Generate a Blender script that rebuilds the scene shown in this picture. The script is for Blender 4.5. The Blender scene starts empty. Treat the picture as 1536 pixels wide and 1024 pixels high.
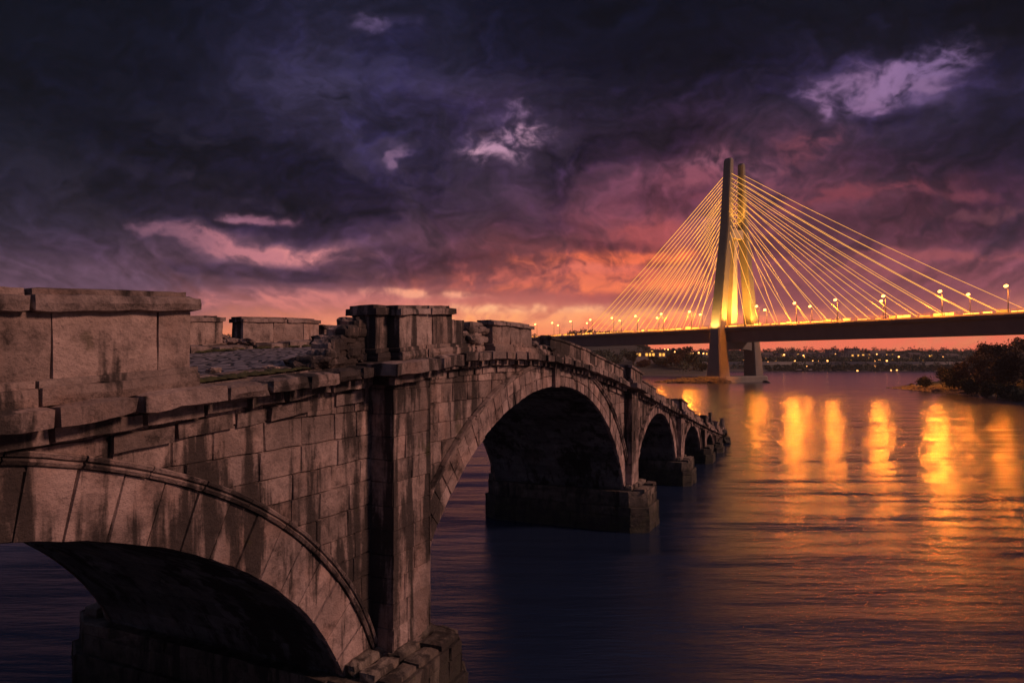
import bpy, math, random
import numpy as np
from mathutils import Vector, Matrix, noise
random.seed(7)
R = math.radians
sc = bpy.context.scene
COL = sc.collection
F = 1024.0           # focal length in photo pixels
HZ = 540.0           # horizon row of the photo

# ------------------------------------------------------------------ mesh helper
class MB:
    def __init__(self):
        self.v = []; self.f = []; self.t = []; self.sm = []
    def add(self, vs, fs, tint=.5, smooth=False):
        b = len(self.v)
        self.v.extend(vs)
        for f in fs:
            self.f.append(tuple(b + i for i in f)); self.t.append(tint); self.sm.append(smooth)
    def box(self, x0, x1, y0, y1, z0, z1, tint=.5):
        vs = [(x, y, z) for z in (z0, z1) for y in (y0, y1) for x in (x0, x1)]
        self.add(vs, [(0, 2, 3, 1), (4, 5, 7, 6), (0, 1, 5, 4), (2, 6, 7, 3), (0, 4, 6, 2), (1, 3, 7, 5)], tint)
    def obox(self, c, ax, ay, az, tint=.5):
        """box from centre and three half vectors"""
        c = Vector(c); ax = Vector(ax); ay = Vector(ay); az = Vector(az)
        vs = [tuple(c + ax * i + ay * j + az * k) for k in (-1, 1) for j in (-1, 1) for i in (-1, 1)]
        self.add(vs, [(0, 2, 3, 1), (4, 5, 7, 6), (0, 1, 5, 4), (2, 6, 7, 3), (0, 4, 6, 2), (1, 3, 7, 5)], tint)
    def tube(self, pts, rads, n=6, tint=.5, smooth=True, cap=True):
        pts = [Vector(p) for p in pts]
        if not hasattr(rads, '__len__'): rads = [rads] * len(pts)
        rings = []
        for i, p in enumerate(pts):
            d = (pts[min(i + 1, len(pts) - 1)] - pts[max(i - 1, 0)])
            if d.length < 1e-6: d = Vector((0, 0, 1))
            d.normalize()
            a = Vector((0, 0, 1)) if abs(d.z) < .9 else Vector((1, 0, 0))
            u = d.cross(a).normalized(); w = d.cross(u)
            rings.append([tuple(p + (u * math.cos(k * 2 * math.pi / n) + w * math.sin(k * 2 * math.pi / n)) * rads[i]) for k in range(n)])
        vs = [q for r in rings for q in r]
        fs = []
        for i in range(len(pts) - 1):
            for k in range(n):
                fs.append((i * n + k, i * n + (k + 1) % n, (i + 1) * n + (k + 1) % n, (i + 1) * n + k))
        if cap:
            fs.append(tuple(range(n - 1, -1, -1))); fs.append(tuple((len(pts) - 1) * n + k for k in range(n)))
        self.add(vs, fs, tint, smooth)
    def build(self, name, mat, parent=None, loc=(0, 0, 0)):
        me = bpy.data.meshes.new(name)
        me.from_pydata(self.v, [], self.f)
        me.polygons.foreach_set('use_smooth', self.sm)
        at = me.attributes.new('tint', 'FLOAT', 'FACE')
        at.data.foreach_set('value', self.t)
        me.materials.append(mat)
        me.update()
        o = bpy.data.objects.new(name, me); COL.objects.link(o)
        o.location = loc
        if parent: o.parent = parent
        return o

def tag(o, label=None, cat=None, group=None, kind=None):
    if label: o['label'] = label
    if cat: o['category'] = cat
    if group: o['group'] = group
    if kind: o['kind'] = kind
    return o

def empty(name, loc, rz=0, label=None, cat=None, group=None):
    o = bpy.data.objects.new(name, None); COL.objects.link(o)
    o.location = loc; o.rotation_euler = (0, 0, rz)
    return tag(o, label, cat, group)

def nz(p, s=1.0, o=0.0):
    return noise.noise(Vector((p[0] * s + o, p[1] * s + o * 1.7, p[2] * s - o)))
def nv(p, s=1.0):
    return noise.noise_vector(Vector((p[0] * s, p[1] * s, p[2] * s)))

def rbox(mb, x0, x1, y0, y1, z0, z1, cell=.4, amp=.03, rnd=.05, warp=None, tint=None, fr=1.6):
    """weathered stone block: gridded box with worn edges"""
    if tint is None: tint = random.random()
    nx = max(1, min(24, round((x1 - x0) / cell))); ny = max(1, round((y1 - y0) / cell)); nzz = max(1, round((z1 - z0) / cell))
    sx = random.uniform(0, 50)
    md = min(x1 - x0, y1 - y0, z1 - z0); rnd = min(rnd, md * .15); amp = min(amp, md * .11)
    vs = []; idx = {}
    def gv(i, j, k):
        key = (i, j, k)
        if key in idx: return idx[key]
        p = [x0 + (x1 - x0) * i / nx, y0 + (y1 - y0) * j / ny, z0 + (z1 - z0) * k / nzz]
        ex = (i in (0, nx)), (j in (0, ny)), (k in (0, nzz))
        if sum(ex) >= 2:
            w = rnd * (.55 + 1.3 * max(0, nz((p[0] + sx, p[1], p[2]), .9)) + random.uniform(0, .5))
            lim = [(x1 - x0) * .3, (y1 - y0) * .3, (z1 - z0) * .3]
            sg = [(-1 if i == nx else 1), (-1 if j == ny else 1), (-1 if k == nzz else 1)]
            for a in range(3):
                if ex[a]: p[a] += sg[a] * min(w, lim[a])
        d = nv((p[0] + sx, p[1], p[2]), fr)
        p = [p[a] + d[a] * amp for a in range(3)]
        if warp: p = warp(p)
        idx[key] = len(vs); vs.append(tuple(p)); return idx[key]
    fs = []
    for i in range(nx):
        for j in range(ny):
            fs.append((gv(i, j, 0), gv(i, j + 1, 0), gv(i + 1, j + 1, 0), gv(i + 1, j, 0)))
            fs.append((gv(i, j, nzz), gv(i + 1, j, nzz), gv(i + 1, j + 1, nzz), gv(i, j + 1, nzz)))
    for i in range(nx):
        for k in range(nzz):
            fs.append((gv(i, 0, k), gv(i + 1, 0, k), gv(i + 1, 0, k + 1), gv(i, 0, k + 1)))
            fs.append((gv(i, ny, k), gv(i, ny, k + 1), gv(i + 1, ny, k + 1), gv(i + 1, ny, k)))
    for j in range(ny):
        for k in range(nzz):
            fs.append((gv(0, j, k), gv(0, j, k + 1), gv(0, j + 1, k + 1), gv(0, j + 1, k)))
            fs.append((gv(nx, j, k), gv(nx, j + 1, k), gv(nx, j + 1, k + 1), gv(nx, j, k + 1)))
    mb.add(vs, fs, tint)

def gblock(mb, us, bots, tops, fm, du=.03, dv=.03, rec=.05, dep=0., jit=.012, e0=True, e1=True, tint=None, flip=False):
    """one dressed stone on a surface: fm(u, v, depth) -> point"""
    n = len(us)
    if tint is None: tint = random.random()
    vs = []
    uin = list(us)
    if e0: uin[0] = us[0] + du
    if e1: uin[-1] = us[-1] - du
    for i in range(n): vs.append(fm(us[i], bots[i], -rec))
    for i in range(n): vs.append(fm(us[i], tops[i], -rec))
    g = lambda: random.uniform(-1, 1) * jit
    for i in range(n):
        b = min(bots[i] + dv, (bots[i] + tops[i]) / 2)
        vs.append(fm(uin[i] + g() * (i in (0, n - 1)), b + g(), dep + g()))
    for i in range(n):
        t = max(tops[i] - dv, (bots[i] + tops[i]) / 2)
        vs.append(fm(uin[i] + g() * (i in (0, n - 1)), t + g(), dep + g()))
    B, T, b, t = 0, n, 2 * n, 3 * n
    fs = []
    for i in range(n - 1):
        fs.append((b + i, b + i + 1, t + i + 1, t + i))
        fs.append((B + i, B + i + 1, b + i + 1, b + i))
        fs.append((t + i, t + i + 1, T + i + 1, T + i))
    fs.append((B, b, t, T)); fs.append((b + n - 1, B + n - 1, T + n - 1, t + n - 1))
    if flip: fs = [f[::-1] for f in fs]
    mb.add(vs, fs, tint)

def courses(z0, z1, h):
    out = [z0]; z = z0
    while z < z1 - h * .45:
        z += h * random.uniform(.92, 1.08); out.append(min(z, z1))
    if out[-1] < z1: out[-1] = z1
    return out

def cuts(a, b, l, jitter=.35):
    if b - a < l * 1.3: return [a, b]
    out = [a]; x = a
    while True:
        x += l * random.uniform(1 - jitter, 1 + jitter)
        if x > b - l * .5: break
        out.append(x)
    out.append(b); return out

def poly_masonry(mb, pts, z0, z1, ch, bl, batter=0., rec=.04, cap=True, jit=.012, dj=.02, zwarp=None):
    """prism with dressed stone courses on every side; pts counter-clockwise"""
    n = len(pts)
    cx = sum(p[0] for p in pts) / n; cy = sum(p[1] for p in pts) / n
    zs = courses(z0, z1, ch)
    W = zwarp or (lambda p: p)
    for za, zb in zip(zs, zs[1:]):
        for i in range(n):
            p = Vector(pts[i]); q = Vector(pts[(i + 1) % n]); L = (q - p).length; d = (q - p) / L
            nr = Vector((d.y, -d.x))
            cs = cuts(0, L, bl)
            for a, b in zip(cs, cs[1:]):
                dd = random.uniform(-dj, dj * .3) if len(cs) > 2 else 0
                def fm(u, v, dep, p=p, d=d, nr=nr):
                    k = p + d * u + nr * (dep - batter * (v - z0))
                    return W((k.x, k.y, v))
                gblock(mb, [a, b], [za, za], [zb, zb], fm, .02, .018, rec, dd, jit, e0=a > 0, e1=b < L)
    core = [(p[0] + (cx - p[0]) * .0, p[1] + (cy - p[1]) * .0) for p in pts]
    # mortar core, set back by rec
    ins = []
    for i in range(n):
        p = Vector(pts[i]); a = Vector(pts[i - 1]); b = Vector(pts[(i + 1) % n])
        d1 = (p - a).normalized(); d2 = (b - p).normalized()
        n1 = Vector((d1.y, -d1.x)); n2 = Vector((d2.y, -d2.x)); m = (n1 + n2).normalized()
        k = rec * .9 / max(.3, m.dot(n1)); ins.append(p - m * k)
    lo = [W((p.x, p.y, z0)) for p in ins]; hi = [W((p.x + (cx - p.x) * 0, p.y, z1 - .012)) for p in ins]
    fs = [(i, (i + 1) % n, n + (i + 1) % n, n + i) for i in range(n)]
    if cap: fs.append(tuple(range(n, 2 * n)))
    mb.add(lo + hi, fs, .15)

# ------------------------------------------------------------------ node helper
class X:
    nt = None
    def __init__(s, v): s.s = v
    @staticmethod
    def m(op, *a):
        n = X.nt.nodes.new('ShaderNodeMath'); n.operation = op
        for i, k in enumerate(a):
            if isinstance(k, X): X.nt.links.new(k.s, n.inputs[i])
            else: n.inputs[i].default_value = k
        return X(n.outputs[0])
    def __add__(s, o): return X.m('ADD', s, o)
    __radd__ = __add__
    def __sub__(s, o): return X.m('SUBTRACT', s, o)
    def __rsub__(s, o): return X.m('SUBTRACT', o, s)
    def __mul__(s, o): return X.m('MULTIPLY', s, o)
    __rmul__ = __mul__
    def __truediv__(s, o): return X.m('DIVIDE', s, o)
    def clamp(s, a=0., b=1.):
        return X.m('MINIMUM', X.m('MAXIMUM', s, a), b)
    def ss(s, a, b):
        n = X.nt.nodes.new('ShaderNodeMapRange'); n.interpolation_type = 'SMOOTHSTEP'
        X.nt.links.new(s.s, n.inputs[0]); n.inputs[1].default_value = a; n.inputs[2].default_value = b
        n.inputs[3].default_value = 0; n.inputs[4].default_value = 1
        return X(n.outputs[0])
def N(t): return X.nt.nodes.new(t)
def L(a, b): X.nt.links.new(a.s if isinstance(a, X) else a, b)
def xyz(sock):
    n = N('ShaderNodeSeparateXYZ'); L(sock, n.inputs[0]); return X(n.outputs[0]), X(n.outputs[1]), X(n.outputs[2])
def comb(x, y, z):
    n = N('ShaderNodeCombineXYZ')
    for i, k in enumerate((x, y, z)):
        if isinstance(k, X): L(k, n.inputs[i])
        else: n.inputs[i].default_value = k
    return n.outputs[0]
def noi(vec, scale, detail=4, rough=.55, dist=0., dims='3D'):
    n = N('ShaderNodeTexNoise'); n.inputs['Scale'].default_value = scale; n.inputs['Detail'].default_value = detail
    n.inputs['Roughness'].default_value = rough; n.inputs['Distortion'].default_value = dist
    if vec is not None: L(vec, n.inputs['Vector'])
    return X(n.outputs['Fac'])
def mapv(vec, sc_=(1, 1, 1), loc=(0, 0, 0), rot=(0, 0, 0)):
    n = N('ShaderNodeMapping'); n.inputs['Scale'].default_value = sc_; n.inputs['Location'].default_value = loc
    n.inputs['Rotation'].default_value = rot; L(vec, n.inputs['Vector']); return n.outputs[0]
def mix(f, a, b, mode='MIX'):
    n = N('ShaderNodeMix'); n.data_type = 'RGBA'; n.blend_type = mode; n.clamp_result = False
    if isinstance(f, X): L(f, n.inputs[0])
    else: n.inputs[0].default_value = f
    for k, i in ((a, 6), (b, 7)):
        if isinstance(k, tuple): n.inputs[i].default_value = (*k, 1)
        else: L(k, n.inputs[i])
    return n.outputs[2]
def ramp(f, stops):
    n = N('ShaderNodeValToRGB'); cr = n.color_ramp
    while len(cr.elements) < len(stops): cr.elements.new(.5)
    for e, (p, c) in zip(cr.elements, stops): e.position = p; e.color = (*c, 1)
    L(f, n.inputs[0]); return n.outputs[0]
def newmat(name):
    m = bpy.data.materials.new(name); m.use_nodes = True; nt = m.node_tree
    X.nt = nt; b = nt.nodes['Principled BSDF']
    return m, b
def bump(h, strength, dist, nrm=None):
    n = N('ShaderNodeBump'); n.inputs['Strength'].default_value = strength; n.inputs['Distance'].default_value = dist
    L(h, n.inputs['Height'])
    if nrm is not None: L(nrm, n.inputs['Normal'])
    return n.outputs[0]
def attr(name):
    n = N('ShaderNodeAttribute'); n.attribute_name = name; return X(n.outputs['Fac'])
def srgb(r, g, b):
    f = lambda c: (c / 255 / 12.92) if c <= 10 else ((c / 255 + .055) / 1.055) ** 2.4
    return (f(r), f(g), f(b))

# ------------------------------------------------------------------ materials
def stone(name, base=(.40, .285, .25), grime=.55, wet=True, bscale=1.):
    m, b = newmat(name)
    tc = N('ShaderNodeTexCoord').outputs['Object']
    x, y, z = xyz(tc)
    big = noi(tc, .35, 5, .6)
    med = noi(tc, 2.2, 8, .68)
    fine = noi(tc, 14, 6, .7)
    t = attr('tint')
    val = (.55 + .55 * t + (med - .5) * 2.6 + (big - .5) * 1.0 + (fine - .5) * .9).clamp(.15, 1.9)
    vm = N('ShaderNodeVectorMath'); vm.operation = 'SCALE'; vm.inputs[0].default_value = base; L(val, vm.inputs[3])
    c = mix(X.m('FRACT', t * 7.31).ss(.3, 1.) * .35, vm.outputs[0], mix(1., vm.outputs[0], (.82, .90, .95), 'MULTIPLY'))
    warm = noi(mapv(tc, loc=(11, 3, 2)), .9, 4, .6)
    c = mix(warm.ss(.45, .75) * .5, c, mix(1., c, (1.0, .8, .68), 'MULTIPLY'))
    # water-borne dirt: long vertical runs, heavy below ledges
    st = noi(mapv(tc, (1.35, 1.35, .16)), 1.0, 7, .62, .35)
    st2 = noi(mapv(tc, (3.6, 3.6, .35), (4, 9, 1)), 1.0, 5, .6)
    patch = noi(mapv(tc, loc=(0, 5, 20)), .28, 3, .5)
    s = (st * .7 + st2 * .3 + (patch - .5) * .55)
    mask = (s + (fine - .5) * .12).ss(.560 - grime * .16, .655 - grime * .15)
    blot = (noi(tc, 1.1, 9, .72) + (fine - .5) * .2).ss(.51, .60) * .8
    mask = X.m('MAXIMUM', mask * .93, blot * grime)
    c = mix(mask, c, (.030, .023, .021))
    c = mix(fine.ss(.3, .44), (.03, .022, .02), c) if False else c
    c = mix(fine.ss(.56, .72) * .35, c, (.04, .03, .026))
    mo = noi(mapv(tc, loc=(7, 7, 7)), .8, 6, .65).ss(.62, .70)
    c = mix(mo * .55, c, (.055, .05, .018))
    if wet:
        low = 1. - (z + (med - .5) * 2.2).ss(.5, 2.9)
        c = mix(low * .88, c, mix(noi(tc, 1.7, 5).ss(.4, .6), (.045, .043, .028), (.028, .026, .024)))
    L(c, b.inputs['Base Color'])
    b.inputs['Roughness'].default_value = .82
    b.inputs['Specular IOR Level'].default_value = .3
    vo = N('ShaderNodeTexVoronoi'); vo.inputs['Scale'].default_value = 3.1; vo.feature = 'SMOOTH_F1'; L(tc, vo.inputs['Vector'])
    h = med * .9 + fine * .28 + X(vo.outputs['Distance']) * .25 + noi(tc, 45, 3) * .06
    L(bump(h, 1., .13 * bscale), b.inputs['Normal'])
    return m
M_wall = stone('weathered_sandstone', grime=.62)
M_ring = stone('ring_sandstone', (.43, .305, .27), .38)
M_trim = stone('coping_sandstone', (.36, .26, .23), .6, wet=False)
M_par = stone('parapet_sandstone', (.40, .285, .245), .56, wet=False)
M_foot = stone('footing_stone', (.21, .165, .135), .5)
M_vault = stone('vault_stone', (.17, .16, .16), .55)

m, b = newmat('cobble'); tc = N('ShaderNodeTexCoord').outputs['Object']
vo = N('ShaderNodeTexVoronoi'); vo.inputs['Scale'].default_value = 1.0; L(mapv(tc, (2.2, 3.4, 3)), vo.inputs['Vector'])
vo.feature = 'DISTANCE_TO_EDGE'
v2 = N('ShaderNodeTexVoronoi'); v2.inputs['Scale'].default_value = 1.0; L(mapv(tc, (2.2, 3.4, 3)), v2.inputs['Vector'])
edge = X(vo.outputs[0]).ss(.02, .14)
c = mix(xyz(v2.outputs['Color'])[0] * .8, (.17, .15, .17), (.36, .30, .32))
c = mix(noi(tc, 3, 6).ss(.35, .7) * .5, c, (.06, .055, .06))
L(mix(edge, (.02, .02, .018), c), b.inputs['Base Color']); b.inputs['Roughness'].default_value = .5
L(bump(edge * .8 + noi(tc, 6, 5) * .5, .9, .06), b.inputs['Normal']); M_cob = m

def simple(name, col, rough=.7, metal=0., nscale=3., var=.35, bmp=.3, bd=.02, emis=None, est=0.):
    m, b = newmat(name)
    tc = N('ShaderNodeTexCoord').outputs['Object']
    n = noi(tc, nscale, 6, .6)
    t = attr('tint')
    k = (1. + (n - .5) * 2 * var + (t - .5) * .5).clamp(.1, 2)
    vm = N('ShaderNodeVectorMath'); vm.operation = 'SCALE'; vm.inputs[0].default_value = col; L(k, vm.inputs[3])
    L(vm.outputs[0], b.inputs['Base Color'])
    b.inputs['Roughness'].default_value = rough; b.inputs['Metallic'].default_value = metal
    if bmp: L(bump(n, bmp, bd), b.inputs['Normal'])
    if emis:
        b.inputs['Emission Color'].default_value = (*emis, 1); b.inputs['Emission Strength'].default_value = est
    return m
M_moss = simple('moss', (.045, .042, .012), .95, nscale=9, var=.6, bmp=.8, bd=.04)
M_conc = simple('pale_concrete', (.42, .37, .33), .75, nscale=.25, var=.3)
M_leg = simple('tower_concrete', (.17, .15, .135), .75, nscale=.25, var=.35)
M_islet = simple('wet_rock', (.05, .042, .04), .8, nscale=.8, var=.6, bmp=.9, bd=.2)
M_girder = simple('girder_concrete', (.15, .125, .125), .8, nscale=.2, var=.3)
M_steel = simple('galvanised_steel', (.10, .09, .075), .45, .3, bmp=0)
M_rail = simple('painted_rail', (.5, .36, .16), .5, .2, bmp=0, emis=(1, .42, .07), est=0.)
M_cable = simple('painted_glow_cable', (.7, .5, .25), .5, 0, bmp=0, emis=(1, .42, .07), est=1.15)  # floodlight on the steel put in as gold emission; cables are no lamps
M_strip = simple('deck_light_strip', (.8, .6, .3), .5, 0, bmp=0, emis=(1, .38, .05), est=3.2)
X.nt = M_strip.node_tree; L((attr('tint') * 4.2 + .6), M_strip.node_tree.nodes['Principled BSDF'].inputs['Emission Strength'])
M_bulb = simple('lamp_glass', (.8, .7, .5), .4, 0, bmp=0, emis=(1, .40, .08), est=7.)
M_farbulb = simple('far_lamp_glass', (.8, .7, .5), .4, 0, bmp=0, emis=(1, .38, .09), est=6.)
M_window = simple('lit_window', (.8, .7, .4), .4, 0, bmp=0, emis=(1, .42, .05), est=1.5)
M_house = simple('house_render', (.3, .25, .24), .8, nscale=.3)
M_roof = simple('roof_tile', (.1, .07, .06), .8, nscale=.4)
M_asph = simple('asphalt', (.05, .05, .05), .8)
M_rock = simple('shore_rock', (.13, .11, .1), .8, nscale=.8, var=.6, bmp=.9, bd=.2)
M_bark = simple('bark', (.06, .045, .035), .9, nscale=4)
M_leafa = simple('autumn_leaf', (.085, .045, .02), .8, nscale=.6, var=.5, bmp=0)
M_leafg = simple('evergreen_leaf', (.035, .042, .018), .8, nscale=.4, var=.5, bmp=0)
M_wood = simple('old_timber', (.06, .045, .035), .9, nscale=6)

m, b = newmat('bank_grass'); tc = N('ShaderNodeTexCoord').outputs['Object']
x, y, z = xyz(tc)
n = noi(tc, .12, 8, .65)
c = mix(n.ss(.35, .65), (.05, .06, .018), (.085, .075, .03))
c = mix((z + (n - .5) * 3).ss(.4, 1.9), (.10, .085, .07), c)
L(c, b.inputs['Base Color']); b.inputs['Roughness'].default_value = .95
L(bump(noi(tc, 1.3, 8, .7), 1., .4), b.inputs['Normal']); M_bank = m

m, b = newmat('far_land'); tc = N('ShaderNodeTexCoord').outputs['Object']
x, y, z = xyz(tc)
n = noi(tc, .02, 8, .65)
c = mix(n.ss(.4, .6), (.05, .045, .035), (.09, .075, .055))
c = mix((z + (n - .5) * 3).ss(.2, 2.2), (.13, .10, .085), c)
L(c, b.inputs['Base Color']); b.inputs['Roughness'].default_value = 1.
L(bump(noi(tc, .2, 6, .7), 1., 2.), b.inputs['Normal']); M_far = m

m, b = newmat('river_water')
geo = N('ShaderNodeNewGeometry').outputs['Position']
b.inputs['Base Color'].default_value = (.013, .023, .056, 1)
b.inputs['IOR'].default_value = 1.55
b.inputs['Roughness'].default_value = .18
x, y, z = xyz(geo)
w1 = noi(mapv(geo, (.34, 1.6, 1), rot=(0, 0, R(7))), .22, 4, .5)
w0 = noi(mapv(geo, (.6, 2.2, 1), rot=(0, 0, R(4))), .05, 3, .5)
w2 = noi(mapv(geo, (.27, 1.4, 1), rot=(0, 0, R(-5))), .9, 8, .62)
w3 = noi(mapv(geo, (.36, 1.3, 1), rot=(0, 0, R(8))), 4., 5, .6)
calm = noi(mapv(geo, (1, 3, 1)), .018, 4, .55).ss(.35, .65)
# choppier in the wind-blown reach round the old bridge, calmer out in mid-river
reach = 1. - .55 * X(y.s).ss(22., 44.)
hh = w0 * .85 + (w1 * .38 + w2 * (.07 + .085 * calm) + w3 * .028) * reach
L(bump(hh, 1., .95), b.inputs['Normal'])
M_water = m

# ------------------------------------------------------------------ the old stone bridge
CT, ST = math.cos(R(24.3)), math.sin(R(24.3))
OX, OY = 27.0, 14.9                          # local point the root empty stands on
def wpt(s, q, z): return (s * ST - q * CT, s * CT + q * ST, z)
rl = wpt(OX, OY, 0)
bridge = empty('stone_arch_bridge', rl, math.atan2(CT, ST),
               'ruined brown sandstone arch bridge with broken parapets descending into the river', 'stone bridge')
def bb(mb, name, mat, parent=None):
    """link a bridge part whose vertices are in bridge coordinates (s, q, z)"""
    mb.v = [(p[0] - OX, p[1] - OY, p[2]) for p in mb.v]
    return mb.build(name, mat, parent or bridge)
# make shaders see un-offset local z only: fine, textures are free to shift
KN = [(-34, 7.1), (0, 8.98), (5.5, 9.31), (9.1, 9.55), (14, 9.92), (17.9, 10.2), (21.7, 10.34), (25, 10.31), (28.3, 10.12), (33, 9.6),
      (37.9, 8.9), (45, 7.68), (52.9, 6.32), (63, 4.65), (72, 3.12), (79, 2.0), (90, .5)]
_sx = np.linspace(-34, 90, 1241); _py = np.interp(_sx, [k[0] for k in KN], [k[1] for k in KN])
_k = np.hanning(61); _k /= _k.sum(); _pp = np.convolve(np.pad(_py, 30, mode='edge'), _k, 'valid')
def prof(s): return float(np.interp(s, _sx, _pp))
def wz(p): return [p[0], p[1], p[2] + prof(p[0])]
QF, QB = 10.6, 19.0
ARCH = [(3.4, 10.5, 7.6, 1.12), (27.8, 12.0, 8.85, .98), (48.6, 7.0, 6.2, .68), (62.7, 5.1, 4.08, .48), (73.3, 3.0, 2.25, .32), (79.9, 1.5, 1.05, .22)]
PIL = [(-9.4, -7.7, 10.0), (14.6, 16.4, 9.9), (39.7, 41.3, 10.15), (55.7, 57.2, 10.2), (68.3, 69.7, 10.25), (76.7, 77.9, 10.3)]
BAYS = [(-9.0, 15.4, 0), (15.4, 40.5, 1), (40.5, 56.5, 2), (56.5, 69, 3), (69, 77.2, 4), (77.2, 86, 5)]
def zell(s, c, a, b):
    u = (s - c) / a
    return b * math.sqrt(1 - u * u) if abs(u) < 1 else 0.

for (s0, s1, k) in BAYS:
    c, a, b_, t = ARCH[k]
    near = k < 2
    mb = MB()
    low = lambda s: zell(s, c, a + t * .5, b_ + t * .5)
    top = lambda s: prof(s) - .3
    zs = [z for z in np.arange(-.9, 11.4, .6 if k < 3 else .5)]
    zs = [z + random.uniform(-.03, .03) for z in zs]
    for za, zb in zip(zs, zs[1:]):
        cs = cuts(s0, s1, 1.0 if near else .95)
        for ua, ub in zip(cs, cs[1:]):
            nn = 4 if near else 3
            us = list(np.linspace(ua, ub, nn + 1))
            bo = [max(za, low(u)) for u in us]; to = [min(zb, top(u)) for u in us]
            # keep the run of samples with positive height
            ok = [to[i] - bo[i] > .04 for i in range(len(us))]
            if not any(ok): continue
            i0 = ok.index(True); i1 = len(ok) - 1 - ok[::-1].index(True)
            if i1 - i0 < 1: continue
            fm = lambda u, v, d: (u, QF - d, v)
            gblock(mb, us[i0:i1 + 1], bo[i0:i1 + 1], to[i0:i1 + 1], fm, .022, .02, .07, random.uniform(-.025, .01), .013)
    # backing on the front, plain back wall
    us = np.linspace(s0, s1, 80)
    for q, fl in ((QF + .055, False), (QB, True)):
        vs = []
        for u in us: vs += [(u, q, max(-1., zell(u, c, a, b_)) if abs(u - c) < a else -1.), (u, q, prof(u) - .02)]
        fs = [(2 * i, 2 * i + 2, 2 * i + 3, 2 * i + 1) for i in range(79)]
        mb.add(vs, [f[::-1] for f in fs] if fl else fs, .12)
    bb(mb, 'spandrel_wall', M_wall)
    # vault
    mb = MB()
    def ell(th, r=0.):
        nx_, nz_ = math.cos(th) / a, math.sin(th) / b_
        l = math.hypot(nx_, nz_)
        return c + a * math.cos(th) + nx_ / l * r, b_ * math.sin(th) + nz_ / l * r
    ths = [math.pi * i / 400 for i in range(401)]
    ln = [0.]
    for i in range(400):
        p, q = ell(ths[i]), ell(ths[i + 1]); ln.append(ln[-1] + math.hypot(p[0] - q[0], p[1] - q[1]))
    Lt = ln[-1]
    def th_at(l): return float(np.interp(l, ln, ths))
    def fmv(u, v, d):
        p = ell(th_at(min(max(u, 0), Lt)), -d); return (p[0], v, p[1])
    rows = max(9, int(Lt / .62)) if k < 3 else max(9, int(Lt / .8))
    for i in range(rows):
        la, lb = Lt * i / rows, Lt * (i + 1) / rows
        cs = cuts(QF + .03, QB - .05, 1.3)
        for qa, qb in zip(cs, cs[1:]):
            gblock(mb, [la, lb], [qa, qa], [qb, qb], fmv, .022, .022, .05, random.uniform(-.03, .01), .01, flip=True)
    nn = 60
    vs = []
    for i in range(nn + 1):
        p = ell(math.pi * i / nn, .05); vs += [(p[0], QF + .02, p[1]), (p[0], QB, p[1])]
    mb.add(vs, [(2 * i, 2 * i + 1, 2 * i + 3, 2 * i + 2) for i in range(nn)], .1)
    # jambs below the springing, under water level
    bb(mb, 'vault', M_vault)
    # rings, front and back
    for side in (0, 1):
        mb = MB()
        qf = QF - .06 if side == 0 else QB + .06
        sg = -1 if side == 0 else 1
        def fmr(u, v, d):
            p = ell(th_at(min(max(u, 0), Lt)), v); return (p[0], qf + sg * d, p[1])
        w = [.72, .55, .5, .42, .3, .25][k]
        nvb = max(7, int(Lt / w))
        for i in range(nvb):
            la, lb = Lt * i / nvb, Lt * (i + 1) / nvb
            us_ = [la, (la + lb) / 2, lb]
            kst = (i == nvb // 2)
            if k == 1:
                mid = t * (.46 + random.uniform(-.03, .03))
                if kst:
                    gblock(mb, us_, [-.04] * 3, [t * 1.02] * 3, fmr, .02, .02, .1, .16, .01, flip=side == 0)
                else:
                    gblock(mb, us_, [0] * 3, [mid] * 3, fmr, .02, .02, .1, random.uniform(-.015, .02), .012, flip=side == 0)
                    gblock(mb, us_, [mid] * 3, [t] * 3, fmr, .02, .02, .1, random.uniform(-.015, .02), .012, flip=side == 0)
            else:
                gblock(mb, us_, [0] * 3, [t] * 3, fmr, .022, .022, .12, (.1 if kst and k > 0 else random.uniform(-.02, .02)), .014, flip=side == 0)
        # underside return of the ring
        vs = []
        for i in range(nn + 1):
            p = ell(math.pi * i / nn, 0.02); p2 = ell(math.pi * i / nn, .0)
            vs += [(p[0], qf - sg * .03, p[1]), (p2[0], (QF + .12 if side == 0 else QB - .1), p2[1])]
        fs = [(2 * i, 2 * i + 1, 2 * i + 3, 2 * i + 2) for i in range(nn)]
        mb.add(vs, fs, .2)
        bb(mb, 'arch_ring', M_ring)
        # hood moulding, two rolls, cut into lengths
        mb = MB()
        segs = max(10, int(Lt / 1.1)); sb = 4
        hm = .2 * (t / 1.1) ** .6
        prf = [(0, -.02), (0, .07), (hm * .28, .11), (hm * .45, .09), (hm * .5, .07), (hm * .6, .13), (hm * .9, .155), (hm * 1.0, .13), (hm * 1.05, -.03)]
        if k > 2: prf = [(p[0], p[1] * .6) for p in prf]
        for i in range(segs):
            jr = random.uniform(-.012, .012); vs = []
            for j in range(sb + 1):
                l = Lt * (i + j / sb) / segs
                if j == 0: l += .014
                if j == sb: l -= .014
                for (rr, dd) in prf:
                    w_ = random.uniform(-.008, .008)
                    vs.append(fmr(l, t + rr + w_, dd + jr + w_))
            n_ = len(prf); fs = []
            for j in range(sb):
                for q_ in range(n_ - 1):
                    fs.append((j * n_ + q_, (j + 1) * n_ + q_, (j + 1) * n_ + q_ + 1, j * n_ + q_ + 1))
            fs.append(tuple(range(n_))); fs.append(tuple(sb * n_ + q_ for q_ in range(n_ - 1, -1, -1)))
            if side == 1: fs = [f[::-1] for f in fs]
            mb.add(vs, fs, random.uniform(.2, .7))
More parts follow.
